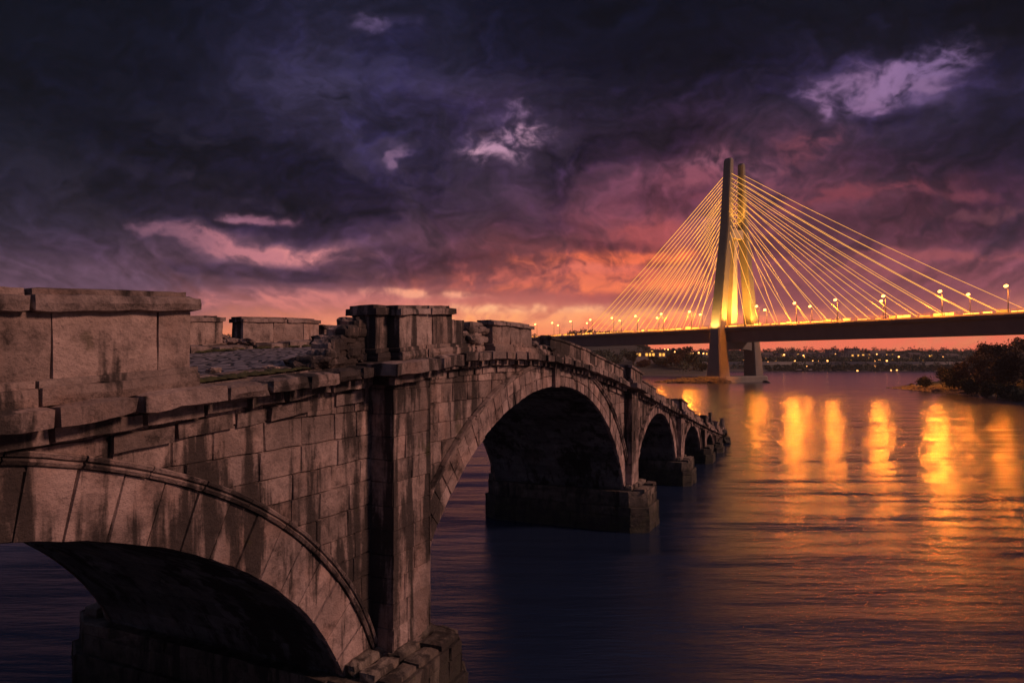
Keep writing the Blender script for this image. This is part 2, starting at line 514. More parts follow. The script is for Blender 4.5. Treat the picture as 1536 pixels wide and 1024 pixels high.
        bb(mb, 'hood_moulding', M_trim)

# abutment beyond the frame, to the left
mb = MB()
poly_masonry(mb, [(-33, QF + .02), (-9.0, QF + .02), (-9.0, QB), (-33, QB)], -1, 6.9, .6, 1.2)
vs = []
us = np.linspace(-33, -9, 20)
for u in us: vs += [(u, QF, 6.8), (u, QF, prof(u) - .02), (u, QB, prof(u) - .02), (u, QB, 6.8)]
fs = []
for i in range(19):
    o = 4 * i
    fs += [(o, o + 4, o + 5, o + 1), (o + 1, o + 5, o + 6, o + 2), (o + 2, o + 6, o + 7, o + 3)]
fs += [(0, 1, 2, 3)]
mb.add(vs, fs)
bb(mb, 'abutment', M_wall)

# pilasters and footings
FOOT = [(-10.9, -6.2, 9.0, 2.4), (13.0, 17.15, 8.95, 2.35), (38.9, 42.5, 9.15, 2.35), (54.9, 58.2, 9.45, 1.9), (67.6, 70.7, 9.6, 1.45), (76.1, 78.6, 9.7, .95)]
for i, ((s0, s1, qf), (f0, f1, fq, fz)) in enumerate(zip(PIL, FOOT)):
    for sd in (0, 1):
        mb = MB()
        ztop = prof((s0 + s1) / 2) - .42
        if sd == 0: pts = [(s0, qf), (s1, qf), (s1, QF + .1), (s0, QF + .1)]
        else:
            qb = QB + (QF - qf); pts = [(s0, QB - .1), (s1, QB - .1), (s1, qb), (s0, qb)]
        poly_masonry(mb, pts, -.5, ztop, .62 if i < 3 else .5, .75, jit=.014, dj=.025)
        bb(mb, 'pilaster', M_wall)
    mb = MB()
    ch = .9 if i < 3 else .5
    cq = 1.0 if i < 3 else .6
    qb = QB + (QF - fq) * (1. if i == 1 else .35)
    pts = [(f0 + .6, fq), (f1 - .7, fq), (f1 - .15, fq + .45), (f1, fq + cq), (f1, qb - cq), (f1 - .6, qb), (f0 + .6, qb), (f0, qb - cq), (f0, fq + cq)]
    grow = lambda g: [(p[0] + (g if p[0] > (f0 + f1) / 2 else -g), p[1] + (g if p[1] > 14 else -g)) for p in pts]
    poly_masonry(mb, grow(.0), fz * .62, fz, .55, 1.0, jit=.03, dj=.07, rec=.06)
    poly_masonry(mb, grow(.14), -1.5, fz * .62, .6, 1.2, jit=.03, dj=.06, rec=.06)
    # loose paving courses on the ledge, front and back
    for (ya, yb) in ((fq + .1, QF), (QB, qb - .1)):
        x_ = f0 + .35
        while x_ < f1 - .6:
            w_ = random.uniform(.6, 1.15)
            y_ = ya
            while y_ < yb - .35:
                d_ = random.uniform(.5, .85)
                if random.random() < .95:
                    edge_ = abs((x_ + w_ / 2) - (f0 + f1) / 2) / ((f1 - f0) / 2)
                    if not (edge_ > .7 and (y_ < fq + .7 or y_ > qb - 1.2)):
                        hgt = .14 + .28 * ((y_ - ya) / (yb - ya) if ya < 12 else 1 - (y_ - ya) / (yb - ya)) + random.uniform(-.025, .03)
                        rbox(mb, x_, x_ + w_ - .05, y_, min(y_ + d_ - .04, yb), fz - .1, fz + hgt, .22, .05, .06)
                y_ += d_
            x_ += w_
    bb(mb, 'footing', M_foot)

# cornice: bed blocks, projecting slabs; front and back
def slabrow(sa, sb, q_out, q_in, z0, z1, l, gap, name, mat, cell=.3, amp=.045, rnd=.06, miss=0., drop=.03, sgn=1):
    mb = MB(); x_ = sa
    while x_ < sb - .2:
        w_ = min(l * random.uniform(.7, 1.35), sb - x_)
        if sb - (x_ + w_) < l * .4: w_ = sb - x_
        if random.random() >= miss:
            dq = random.uniform(-.03, .05); dz = random.uniform(-drop, drop * .3)
            a_, b_2 = (q_out + dq, q_in) if q_out < q_in else (q_in, q_out - dq)
            rbox(mb, x_ + gap / 2, x_ + w_ - gap / 2, a_, b_2, z0 + dz, z1 + dz, cell, amp, rnd, wz)
        x_ += w_
    return bb(mb, name, mat)
slabrow(-32, 9.4, 9.92, 12.0, -.36, 0, 1.75, .02, 'cornice_slab', M_trim, .25, .05, .08, drop=.03)
slabrow(9.4, 14.0, 9.95, 11.4, -.34, -.02, .95, .025, 'cornice_slab', M_trim, .2, .07, .09, drop=.07)
slabrow(14.0, 17.5, 9.36, 11.9, -.34, .03, 1.8, .03, 'cornice_slab', M_trim, .25, .04, .05, drop=.02)
slabrow(17.5, 38.9, 9.97, 11.6, -.3, .02, 1.1, .05, 'cornice_slab', M_trim, .28, .05, .06)
slabrow(38.9, 42.0, 9.6, 11.6, -.3, .04, 1.5, .03, 'cornice_slab', M_trim)
slabrow(42.0, 55.2, 10.05, 11.6, -.26, .02, 1.1, .05, 'cornice_slab', M_trim, .4)
slabrow(55.2, 57.8, 9.75, 11.6, -.26, .04, 1.3, .03, 'cornice_slab', M_trim, .4)
slabrow(57.8, 85.2, 10.12, 11.6, -.22, .02, 1.1, .05, 'cornice_slab', M_trim, .45)
slabrow(-32, 85.2, QB + .6, QB - 1.2, -.3, .15, 1.6, .05, 'cornice_slab', M_trim, .5)
slabrow(-32, 14.4, 10.3, 11.2, -.62, -.33, 1.3, .03, 'bed_moulding', M_trim, .3, .05, .05, drop=.02)
slabrow(14.3, 16.9, 9.68, 11.2, -.6, -.33, 1.3, .03, 'bed_moulding', M_trim, .3, .03, .04, drop=.02)
slabrow(16.9, 39.3, 10.32, 11.2, -.52, -.29, .55, .1, 'bed_moulding', M_trim, .25, .03, .04, drop=.01)
slabrow(39.3, 85, 10.36, 11.2, -.46, -.25, .55, .1, 'bed_moulding', M_trim, .4, .03, .04, drop=.01)
slabrow(16.9, 39.3, 10.5, 11.2, -.78, -.54, .8, .03, 'bed_moulding', M_trim, .4, .02, .03, drop=.01)
slabrow(-32, 14.3, 10.48, 11.2, -1.0, -.64, 1.1, .04, 'bed_moulding', M_trim, .35, .04, .04, drop=.01)

# roadway: cobbles with cross fall, kerbs
mb = MB()
ns, nq = 250, 22
q0, q1 = 11.05, QB - .4
def roadz(s, q): return prof(s) - .03 + .33 * ((q - q0) / (q1 - q0)) ** 1.3 + .05 * nz((s, q, 0), .8) + .02 * nz((s, q, 3), 3)
vs = [(s, q, roadz(s, q)) for s in np.linspace(-33, 85.5, ns) for q in np.linspace(q0, q1, nq)]
fs = [(i * nq + j, (i + 1) * nq + j, (i + 1) * nq + j + 1, i * nq + j + 1) for i in range(ns - 1) for j in range(nq - 1)]
mb.add(vs, fs, .5, True)
bb(mb, 'roadway', M_cob)
mb = MB()          # raised edge stones in the gap and along the far side
x_ = 9.2
while x_ < 14.2:
    w_ = random.uniform(.8, 1.7)
    rbox(mb, x_, x_ + w_ - .06, 11.05, 11.75, -.1, .07, .25, .04, .06, wz); x_ += w_
bb(mb, 'kerb', M_trim)
mb = MB()
x_ = -30
while x_ < 84:
    w_ = random.uniform(.8, 1.9)
    rbox(mb, x_, x_ + w_ - .06, 17.3 + random.uniform(-.15, .1), 18.3, .1, .42 + random.uniform(-.08, .06), .3, .06, .08, wz); x_ += w_
bb(mb, 'kerb', M_trim)
mb = MB()
def mossrun(a0, a1):
  mb = MB()
  for i in range(a0, a1):
    if i < 150: s_ = random.uniform(9.2, 14.3); q_ = 11.0 + random.gauss(0, .10); zz = .0
    else: s_ = random.uniform(10, 24); q_ = 17.35 + random.gauss(0, .08); zz = .24
    r_ = random.uniform(.04, .11)
    vs = []; fs = []
    for a_ in range(3):
        for k_ in range(7):
            an = k_ * 2 * math.pi / 7; rr = r_ * (1.5, 1.1, .4)[a_] * random.uniform(.7, 1.3)
            vs.append((s_ + 1.5 * rr * math.cos(an), q_ + rr * math.sin(an), prof(s_) + zz + (0, .35, .6)[a_] * r_ * random.uniform(.7, 1.3)))
    for a_ in range(2):
        for k_ in range(7): fs.append((a_ * 7 + k_, a_ * 7 + (k_ + 1) % 7, a_ * 7 + 7 + (k_ + 1) % 7, a_ * 7 + 7 + k_))
    fs.append(tuple(range(14, 21)))
    mb.add(vs, fs, random.random(), True)
  tag(bb(mb, 'moss', M_moss), kind='stuff')
mossrun(0, 150); mossrun(150, 240)

# parapet sections
def parapet(s0, s1, qf, th, zb, plinth, die, cope, bl=1.9, ov=.14, mat=None, base=0., ragged=0., joints=None):
    """plinth, die, coping heights; qf = outer face of the die (small q = river side facing the camera)"""
    root = MB()
    if plinth:
        cs = cuts(s0 - .1, s1 + .1, bl)
        for a_, b_2 in zip(cs, cs[1:]):
            rbox(root, a_ + .004, b_2 - .004, qf - .16, qf + th + .12, zb - .06, zb + plinth * .72, .18, .022, .03, wz)
            rbox(root, a_ + .008, b_2 - .008, qf - .09, qf + th + .06, zb + plinth * .6, zb + plinth, .18, .02, .05, wz)
    p = bb(root, 'parapet', M_par) if plinth else None
    mb = MB()
    cs = joints or cuts(s0, s1, bl, .25)
    for a_, b_2 in zip(cs, cs[1:]):
        hh_ = die * (1 - ragged * random.random())
        rbox(mb, a_ + .005, b_2 - .005, qf, qf + th, zb + plinth - .05, zb + plinth + hh_, .16, .03, .013, wz)
    d_ = bb(mb, 'die' if p else 'parapet', M_par, p)
    if p: d_.location = (0, 0, 0)
    if cope:
        mb = MB()
        cs = cuts(s0 - ov, s1 + ov, bl * 1.1, .3)
        for a_, b_2 in zip(cs, cs[1:]):
            rbox(mb, a_ + .004, b_2 - .004, qf - ov, qf + th + ov, zb + plinth + die - .03, zb + plinth + die + cope * .74, .18, .022, .03, wz)
            if random.random() < .93 or s0 < -20:
                rbox(mb, a_ + .03, b_2 - (.03 if b_2 < s1 else .3), qf - ov + .11, qf + th + ov - .11, zb + plinth + die + cope * .55, zb + plinth + die + cope, .2, .02, .03, wz)
        bb(mb, 'coping', M_trim, p or d_)
# near left section, long
parapet(-31.5, 8.85, 10.34, .62, 0, .36, 1.0, .34, 2.3, .16, joints=[-31.5, -28, -24.5, -21, -17, -13.5, -10, -6.5, -3, -.2, 2.2, 4.4, 6.4, 8.17, 8.85])
# pier pedestal, panel
parapet(14.35, 15.02, 10.28, .75, 0.03, .32, .86, .26, 3, .13)
parapet(14.92, 17.7, 9.93, .9, 0.03, .32, .84, .25, 1.6, .13)
parapet(17.75, 19.2, 10.34, .5, 0, .26, .78, 0, .8)
parapet(21.2, 24.7, 10.30, .6, 0, .26, .66, .17, 1.5, .1)
parapet(24.9, 26.6, 10.38, .5, 0, .2, .18, 0, .6, ragged=.8)
parapet(26.9, 32.4, 10.36, .5, 0, .16, .56, .14, 1.3, .07, ragged=.0)
parapet(32.45, 38.6, 10.36, .5, 0, .16, .5, .14, 1.1, .07)
parapet(38.9, 41.7, 9.98, .9, 0, .2, .66, .2, 1.4, .1)
parapet(41.9, 47.2, 10.36, .5, 0, .14, .54, .12, 1.2, .06, ragged=.1)
parapet(47.25, 55.0, 10.36, .5, 0, .14, .48, 0, .9, .06, ragged=.35)
parapet(55.3, 57.7, 10.05, .85, 0, .18, .66, .18, 1.2, .1)
parapet(57.9, 63, 10.36, .5, 0, .14, .5, .1, 1.1, .06)
parapet(63.1, 68.1, 10.36, .5, 0, .14, .5, 0, .9, .06, ragged=.4)
parapet(68.3, 69.9, 10.15, .8, 0, .16, .6, .16, 1.2, .08)
parapet(70.0, 76.5, 10.4, .5, 0, .12, .5, 0, .8, .06, ragged=.45)
parapet(76.6, 77.9, 10.2, .8, 0, .16, .75, .14, 1.2, .08)
parapet(78.0, 84.5, 10.4, .6, 0, .12, .7, 0, .7, .06, ragged=.6)
# far side sections
for (a_, b_2, d_, cp) in [(-31, 16.9, .72, .2), (17.75, 21.7, .68, .2), (22.0, 26.0, .5, .16), (27, 34, .5, .12), (35, 48, .5, .1), (49, 60, .5, .1), (61, 84, .5, 0)]:
    parapet(a_, b_2, 18.25, .55, .3, .16, d_, cp, 1.6, .08, ragged=.0 if cp else .4)

def lump(mb, c, r, sub=2, amp=.35, sc_=(1, 1, 1), fr=1.3, tint=None, flat=True):
    import bmesh
    bm = bmesh.new(); bmesh.ops.create_icosphere(bm, subdivisions=sub, radius=1)
    o = random.uniform(0, 90)
    vs = []
    rot = Matrix.Rotation(random.uniform(0, 6.28), 3, 'Z') @ Matrix.Rotation(random.uniform(-.4, .4), 3, 'X')
    for v in bm.verts:
        d = v.co.normalized()
        k = 1 + amp * noise.noise(d * fr + Vector((o, o, o))) + amp * .5 * noise.noise(d * fr * 2.7 + Vector((o, 0, o)))
        # squarish stones
        mx = max(abs(d.x), abs(d.y), abs(d.z)); k *= .75 + .25 / mx
        p = rot @ Vector((d.x * k * r * sc_[0], d.y * k * r * sc_[1], d.z * k * r * sc_[2]))
        vs.append((c[0] + p.x, c[1] + p.y, c[2] + p.z))
    mb.add(vs, [tuple(v.index for v in f.verts) for f in bm.faces], random.random() if tint is None else tint, not flat)
    bm.free()
# broken wall core against the pedestal
mb = MB()
for lay in range(6):
    za_, zb_ = lay * .17, lay * .17 + .24
    x0_ = 12.35 + (za_ / 1.15) ** .75 * 1.9 + random.uniform(-.15, .15)
    cs = cuts(x0_, 14.42, .5)
    for a_, b_2 in zip(cs, cs[1:]):
        rbox(mb, a_, b_2 + .05, 10.5 + random.uniform(-.12, .14) + (14.4 - a_) * .06, 11.25, za_ - .05, zb_ + random.uniform(-.03, .07), .09, .12, .09, wz, fr=4.5)
for i in range(24):
    u = random.random() ** .8                       # 0 far from pedestal, 1 against it
    s_ = 12.3 + 2.0 * u; h_ = 1.1 * u ** 1.5
    q_ = random.uniform(10.55, 11.5 - .2 * u) if u < .8 else random.uniform(10.4, 11.1)
    z_ = random.uniform(0, 1) * h_
    lump(mb, (s_, q_, prof(s_) + z_ + .03), random.uniform(.10, .24), 2, .5, (1.3, 1, .55), 2.2)
bb(mb, 'broken_wall_core', M_par)
mb = MB()
for lay in range(6):
    za_ = lay * .16; x0_ = 19.25 + lay * .12 + random.uniform(-.1, .2)
    cs = cuts(x0_, 21.25, .55)
    for a_, b_2 in zip(cs, cs[1:]):
        rbox(mb, a_, b_2 + .04, 10.5 + random.uniform(-.1, .12), 11.2, za_ - .05, za_ + .2, .1, .12, .09, wz, fr=4.5)
for i in range(14):
    s_ = random.uniform(19.3, 21.3); q_ = random.uniform(10.5, 11.3); u = (s_ - 19.2) / 2.1
    lump(mb, (s_, q_, prof(s_) + random.uniform(0, .9) * (.35 + .65 * u)), random.uniform(.18, .32), 2, .4, (1.2, 1, .6), 1.6)
bb(mb, 'broken_wall_core', M_par); mb = MB()
for i in range(22):
    s_ = random.uniform(24.8, 27.2); q_ = random.uniform(10.45, 11.2)
    lump(mb, (s_, q_, prof(s_) + random.uniform(0, .45)), random.uniform(.15, .3), 2, .4, (1.2, 1, .6), 1.6)
bb(mb, 'broken_wall_core', M_par); mb = MB()
for i in range(18):
    s_ = random.uniform(16.8, 17.9); q_ = random.uniform(18.2, 18.8)
    lump(mb, (s_, q_, prof(s_) + .35 + random.uniform(0, .7) * abs(17.6 - s_)), random.uniform(.14, .26), 2, .4, (1.2, 1, .6), 1.6)
bb(mb, 'broken_wall_core', M_trim)
# ruined end of the bridge in the water
mb = MB()
for i in range(95):
    s_ = 82.5 + random.random() ** 1.3 * 4.6; q_ = random.uniform(10.5, 18.4)
    lump(mb, (s_, q_, random.uniform(-.2, max(.1, 1.9 - (s_ - 82.5) * .38))), random.uniform(.4, .9), 2, .4, (1.1, 1.1, .7), 1.4)
bb(mb, 'broken_end', M_foot)
for (s_, q_, h_, r_) in [(76.3, 10.9, 3.9, .22), (84.8, 10.7, 3.1, .26)]:
    mb = MB(); zb = 0
    zt = prof(s_) + (2.0 if s_ < 80 else 1.9)
    rbox(mb, s_ - r_, s_ + r_, q_ - r_, q_ + r_, prof(s_) - .4, zt, .3, .07, .08)
    rbox(mb, s_ - r_ * 1.6, s_ + r_ * 1.6, q_ - r_ * 1.6, q_ + r_ * 1.6, prof(s_) - .4, prof(s_) + .9, .3, .06, .08)
    bb(mb, 'stone_post', M_foot)

# loose fallen stones
def rock(name, loc, r, sc_, mat, label, cat='rock', group=None, sub=3, amp=.4):
    mb = MB(); lump(mb, (0, 0, 0), r, sub, amp, sc_, 1.3)
    o = mb.build(name, mat, None, loc); tag(o, label, cat, group); return o
for (s_, q_, r_, sc_, lb) in [(12.0, 11.5, .17, (1.3, 1, .6), 'small fallen stone on the cobbles in front of the broken wall end'),
                              (11.2, 12.4, .12, (1.2, 1, .6), 'tiny fallen stone lying farther out on the cobbled roadway'),
                              (17.3, 17.6, .2, (1.4, 1, .6), 'fallen stone in the breach of the far parapet')]:
    w = wpt(s_, q_, roadz(s_, q_) + r_ * .35 + (.12 if q_ > 17 else 0))
    rock('fallen_stone', w, r_, sc_, M_par, lb, 'stone')

# ------------------------------------------------------------------ cable-stayed bridge
E0 = Vector((93.5, 310, 0)); eV = Vector((.522, -.853, 0)).normalized(); fV = Vector((.853, .522, 0)).normalized()
E_ANG = math.atan2(eV.y, eV.x)
cab = empty('cable_stayed_bridge', E0, E_ANG, 'tall floodlit cable stayed road bridge crossing the river', 'bridge')
# local axes: +x = eV (right/near), +y = fV ... check handedness
# rotation by E_ANG maps local y to (-sin, cos) of eV = (.853,.522) = fV
def local_to_world(t, w, z): p = E0 + eV * t + fV * w; return Vector((p.x, p.y, z))
ZT = 25.0
mb = MB()
T0, T1 = -300, 250
def prism_x(mb, sec, t0, t1, step=6, tint=.5):
    """section list (w, z) counter-clockwise seen from +x, swept along local x"""
    n = len(sec); ts = np.linspace(t0, t1, max(2, int((t1 - t0) / step)))
    vs = [(t, w, z) for t in ts for (w, z) in sec]
    fs = [(i * n + k, i * n + (k + 1) % n, (i + 1) * n + (k + 1) % n, (i + 1) * n + k) for i in range(len(ts) - 1) for k in range(n)]
    fs = [f[::-1] for f in fs]
    fs.append(tuple(range(n))); fs.append(tuple((len(ts) - 1) * n + k for k in range(n - 1, -1, -1)))
    mb.add(vs, fs, tint)
prism_x(mb, [(1.2, 24.3), (1.5, 23.4), (3.6, 22.8), (4.6, 18.3), (17.4, 18.3), (18.4, 22.8), (20.5, 23.4), (20.8, 24.3)], T0, T1, 12)
deck = mb.build('deck', M_girder, cab)
mb = MB()
prism_x(mb, [(.9, 24.3), (21.1, 24.3), (21.1, 24.95), (.9, 24.95)][::-1], T0, T1, 12, .8)
mb.build('deck_edge', M_conc, cab)
mb = MB(); prism_x(mb, [(1.6, 24.955), (20.4, 24.955), (20.4, 24.97), (1.6, 24.97)][::-1], T0, T1, 12)
mb.build('carriageway', M_asph, cab)
for w in (1.15, 20.85):
    mb = MB()
    for z in (25.45, 25.95): prism_x(mb, [(w - .06, z - .05), (w + .06, z - .05), (w + .06, z + .05), (w - .06, z + .05)][::-1], T0, T1, 30)
    t = T0
    while t < T1:
        mb.box(t - .07, t + .07, w - .07, w + .07, 24.95, 25.98); t += 2.5
    mb.build('railing', M_rail, cab)
for w in (1.75, 20.2):                       # low-level deck lighting set in the parapet foot
    t = -285
    while t < 245:
        L_ = random.uniform(1.6, 5)
        mb = MB(); mb.box(t, t + L_, w - .08, w + .08, 25.0, 25.0 + random.choice((.25, .45, .8)), random.random() ** 1.5); mb.build('deck_light', M_strip, cab)
        t += L_ + random.choice((.5, 1.2, 3))

def loft(mb, rings, tint=.5):
    n = len(rings[0]); vs = [p for r in rings for p in r]; fs = []
    for i in range(len(rings) - 1):
        for k in range(n): fs.append((i * n + k, i * n + (k + 1) % n, (i + 1) * n + (k + 1) % n, (i + 1) * n + k))
    fs.append(tuple(range(n - 1, -1, -1))); fs.append(tuple((len(rings) - 1) * n + k for k in range(n)))
    mb.add(vs, fs, tint)
def legring(w, z, a, b_, ch=.5):
    """chamfered rectangle: half sizes a (along deck) b_ (across)"""
    return [(-a, w - b_ + ch, z), (-a + ch, w - b_, z), (a - ch, w - b_, z), (a, w - b_ + ch, z), (a, w + b_ - ch, z), (a - ch, w + b_, z), (-a + ch, w + b_, z), (-a, w + b_ - ch, z)]
# near leg / far leg above and below the deck
def leg(keys, mat=M_leg):
    mb = MB(); loft(mb, [legring(w, z, a, b_) for (z, w, a, b_) in keys]); return mb.build('tower_leg', mat, cab)
near_keys = [(2.5, .2, 4.3, 3.4), (12, .1, 3.4, 2.8), (23.5, .1, 2.9, 2.4), (40, 1.9, 2.75, 2.2), (55, 3.7, 2.6, 2.05), (68, 5.3, 2.5, 1.95), (72, 5.7, 2.5, 1.9), (90, 6.5, 2.15, 1.6), (101.5, 7.1, 2.0, 1.45), (102.5, 7.2, 1.7, 1.1)]
far_keys = [(2.5, 24.2, 3.6, 3.0), (12, 23.6, 3.2, 2.7), (23.5, 22.6, 2.7, 2.2), (40, 20.7, 2.45, 2.05), (55, 18.9, 2.3, 1.9), (68, 17.2, 2.15, 1.8), (72, 16.9, 2.1, 1.8), (90, 16.2, 1.7, 1.4), (100.5, 15.7, 1.55, 1.2), (101.3, 15.7, 1.3, .9)]
leg(near_keys); leg(far_keys)
def wleg(keys, z): return float(np.interp(z, [k[0] for k in keys], [k[1] for k in keys]))
# crossheads
mb = MB(); rings = []
for k in range(13):
    u = k / 12; w = 2 + 20.5 * u; arch_ = 13.4 + 1.6 * (1 - (2 * u - 1) ** 4)
    rings.append([(-2.2, w, arch_), (2.2, w, arch_), (2.2, w, 18.3), (-2.2, w, 18.3)])
loft(mb, rings); mb.build('crosshead', M_leg, cab)
mb = MB(); mb.box(-1.5, 1.5, 6.3, 16.2, 66, 70.0); mb.build('crossbeam', M_conc, cab)
# slender rear strut between the legs
mb = MB(); loft(mb, [[(-a + tx, w - b_, z), (a + tx, w - b_, z), (a + tx, w + b_, z), (-a + tx, w + b_, z)] for (z, w, a, b_, tx) in
                     [(25, 12.0, 2.0, 2.1, -3), (45, 11.8, 1.5, 1.5, -1.8), (66, 11.6, .8, .8, -.4)]])
mb.build('centre_strut', M_conc, cab)
mb = MB()                                   # anchor boxes between the tops of the legs
for z in np.arange(71, 97, 2.0):
    mb.box(-.35, .35, wleg(near_keys, z) + 1.3, wleg(far_keys, z) - 1.3, z, z + .35)
mb.build('tie_beam', M_steel, cab)
mb = MB(); loft(mb, [[(-.5, w0, 0), (.5, w0, 0), (.5, w0 + .01, 0), (-.5, w0 + .01, 0)] for w0 in (0, .1)]) if False else None
mb = MB()
hexr = lambda a, w0, w1, z: [(-a + 2, w0, z), (a - 2, w0, z), (a, w0 + 3, z), (a, w1 - 3, z), (a - 2, w1, z), (-a + 2, w1, z), (-a, w1 - 3, z), (-a, w0 + 3, z)]
loft(mb, [hexr(6.6, -5, 29, -2), hexr(6.4, -4.8, 28.8, 2.2), hexr(6.0, -4.4, 28.4, 2.7)])
mb.build('pile_cap', M_leg, cab)
# deck piers out of sight of the main span
for t in (-160, -215, -270, 170, 220):
    mb = MB(); loft(mb, [[(t - 2, 5, 0), (t + 2, 5, 0), (t + 2, 17, 0), (t - 2, 17, 0)], [(t - 1.6, 5, 18.3), (t + 1.6, 5, 18.3), (t + 1.6, 17, 18.3), (t - 1.6, 17, 18.3)]])
    mb.build('approach_pier', M_conc, cab)
# stay cables
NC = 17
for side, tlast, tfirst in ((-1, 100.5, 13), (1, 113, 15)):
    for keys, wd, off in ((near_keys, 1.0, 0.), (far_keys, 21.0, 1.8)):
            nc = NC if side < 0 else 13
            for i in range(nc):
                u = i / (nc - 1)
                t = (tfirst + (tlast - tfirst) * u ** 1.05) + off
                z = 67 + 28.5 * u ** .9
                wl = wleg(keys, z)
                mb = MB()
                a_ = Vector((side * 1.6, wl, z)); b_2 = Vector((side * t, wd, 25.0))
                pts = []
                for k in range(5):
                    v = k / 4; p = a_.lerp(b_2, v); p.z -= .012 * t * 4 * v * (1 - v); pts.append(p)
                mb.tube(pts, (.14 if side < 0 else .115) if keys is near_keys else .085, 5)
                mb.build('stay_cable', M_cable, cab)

# floodlights on the deck at the tower (real lamps)
def spot(name, loc, target, power, size, blend=.6, col=(1, .55, .12), rad=.5):
    ld = bpy.data.lights.new(name, 'SPOT'); ld.energy = power; ld.spot_size = size; ld.spot_blend = blend; ld.color = col; ld.shadow_soft_size = rad
    o = bpy.data.objects.new(name, ld); COL.objects.link(o); o.location = loc
    o.rotation_euler = (Vector(target) - Vector(loc)).to_track_quat('-Z', 'Y').to_euler(); return o
YEL = (1, .40, .04)
spot('floodlight', local_to_world(9, 3.5, 25.4), local_to_world(2, 5, 52), 1.0e5, R(125), col=YEL)
spot('floodlight', local_to_world(9, 16, 25.4), local_to_world(1, 19, 52), .65e5, R(125), col=YEL)
spot('floodlight', local_to_world(3.5, 9.5, 25.4), local_to_world(-1.5, 12, 50), 2.2e4, R(125), col=YEL)
spot('floodlight', local_to_world(.5, -7.5, 23.2), local_to_world(0, -2, 38), 3.2e4, R(118), blend=.35, col=(1, .5, .1))
spot('floodlight', local_to_world(2.5, 11.5, 70.4), local_to_world(0, 8, 92), 1.0e4, R(110), col=YEL)
spot('floodlight', local_to_world(-3, 11.5, 70.4), local_to_world(0, 15, 92), .8e4, R(110), col=YEL)

spot('floodlight', local_to_world(7, 15, 70.4), local_to_world(1.9, 7, 86), 4.5e4, R(80), col=YEL)
# street lamps on the deck
def make_lamp():
    root = empty('street_lamp', (0, 0, 0))
    mb = MB(); mb.tube([(0, 0, 0), (0, 0, 4), (0, 0, 7.3), (0, .35, 7.9), (0, 1.2, 8.15)], [.16, .12, .09, .07, .06], 6)
    mb.build('pole', M_steel, root)
    mb = MB(); mb.box(-.22, .22, .8, 1.9, 8.1, 8.25); h = mb.build('lamp_head', M_steel, root)
    mb = MB(); lump(mb, (0, 1.4, 7.98), .6, 2, .05, (1, 1, .8)); mb.build('bulb', M_bulb, h)
    return root
def copy_tree(o, parent=None):
    c = o.copy(); COL.objects.link(c)
    if parent: c.parent = parent
    for ch in list(o.children): copy_tree(ch, c)
    return c
lamp0 = make_lamp(); first = True
lamps = [(1, t) for t in (115, 95.6, 76.4, 57.8, 40, 21.5, -17, -36, -55, -74, -93, -112, -131, -150, -172, -196)] + [(21, t) for t in (126, 95, 64, 33, 10, -29, -60, -91, -122, -153, -190)]
LP = 2.5e4
for i, (w, t) in enumerate(lamps):
    o = lamp0 if first else copy_tree(lamp0); first = False
    p = local_to_world(t, w, 25.0); o.location = p
    o.rotation_euler = (0, 0, E_ANG + (math.pi if w < 10 else math.pi))
    u = F * p.x / p.y + 768
    row = 'near' if w < 10 else 'far'
    k = sorted([tt for (ww, tt) in lamps if ww == w]).index(t) + 1
    sidew = 'right' if t > 0 else 'left'
    ks = sorted([tt for (ww, tt) in lamps if ww == w and (tt > 0) == (t > 0)], key=abs).index(t) + 1
    ordn = ['first', 'second', 'third', 'fourth', 'fifth', 'sixth', 'seventh', 'eighth', 'ninth', 'tenth'][ks - 1]
    tag(o, f'glowing street lamp on the {row} deck edge, {ordn} {sidew} of the tower', 'street lamp', 'street lamps along the cable stayed bridge')
    # cut-off luminaire: light goes down and out, little near the horizontal
    pw = {115: .5, 95.6: 1.5, 76.4: .9, 57.8: .9, 40: 1.4, 21.5: .45, -17: 1.5, -36: 1., -55: .5}.get(t, .12) if w < 10 else (.35 if t > 0 else .08)
    ld = bpy.data.lights.new('lamp_glow', 'SPOT'); ld.energy = LP * pw; ld.color = (1, .25, .017); ld.shadow_soft_size = 1.0
    ld.spot_size = R(170.0); ld.spot_blend = .10
    lo = bpy.data.objects.new('lamp_glow', ld); COL.objects.link(lo)
    lo.location = p + fV * (1.4 if w < 10 else -1.4) * (1 if w > 10 else -1) + Vector((0, 0, 7.0))

# rock spit at the tower foot
mb = MB()
def iso(u): return u
nx_, ny_ = 60, 24
vs = []
c0 = Vector((81, 306, 0))
for i in range(nx_):
    for j in range(ny_):
        a_ = -1 + 2 * i / (nx_ - 1); b_2 = -1 + 2 * j / (ny_ - 1)
        px = c0.x + a_ * 17; py = c0.y + b_2 * 10
        h_ = 3.2 * max(0, 1 - (a_ * .95) ** 2 - b_2 ** 2) ** .5 * (.8 + .35 * a_) - .5
        h_ += .9 * nz((px, py, 0), .35) * (h_ > 0) + .5 * nz((px, py, 2), 1.1)
        vs.append((px - c0.x, py - c0.y, h_))
fs = [(i * ny_ + j, (i + 1) * ny_ + j, (i + 1) * ny_ + j + 1, i * ny_ + j + 1) for i in range(nx_ - 1) for j in range(ny_ - 1)]
mb.add(vs, fs, .5)
o = mb.build('rocky_islet', M_islet, None, c0); tag(o, kind='structure')
for i in range(9):
    px = random.uniform(68, 90); py = 300 + random.uniform(-4, 2)
    rock('boulder', (px, py, .2), random.uniform(.7, 1.5), (1.3, 1, .7), M_islet, 'dark boulder on the rocky islet left of the bridge tower', 'rock', 'boulders on the islet', 2)
rock('rock', (113.5, 304, -.1), 1.6, (2.2, 1, .5), M_rock, 'low dark rock awash just right of the tower base', 'rock')

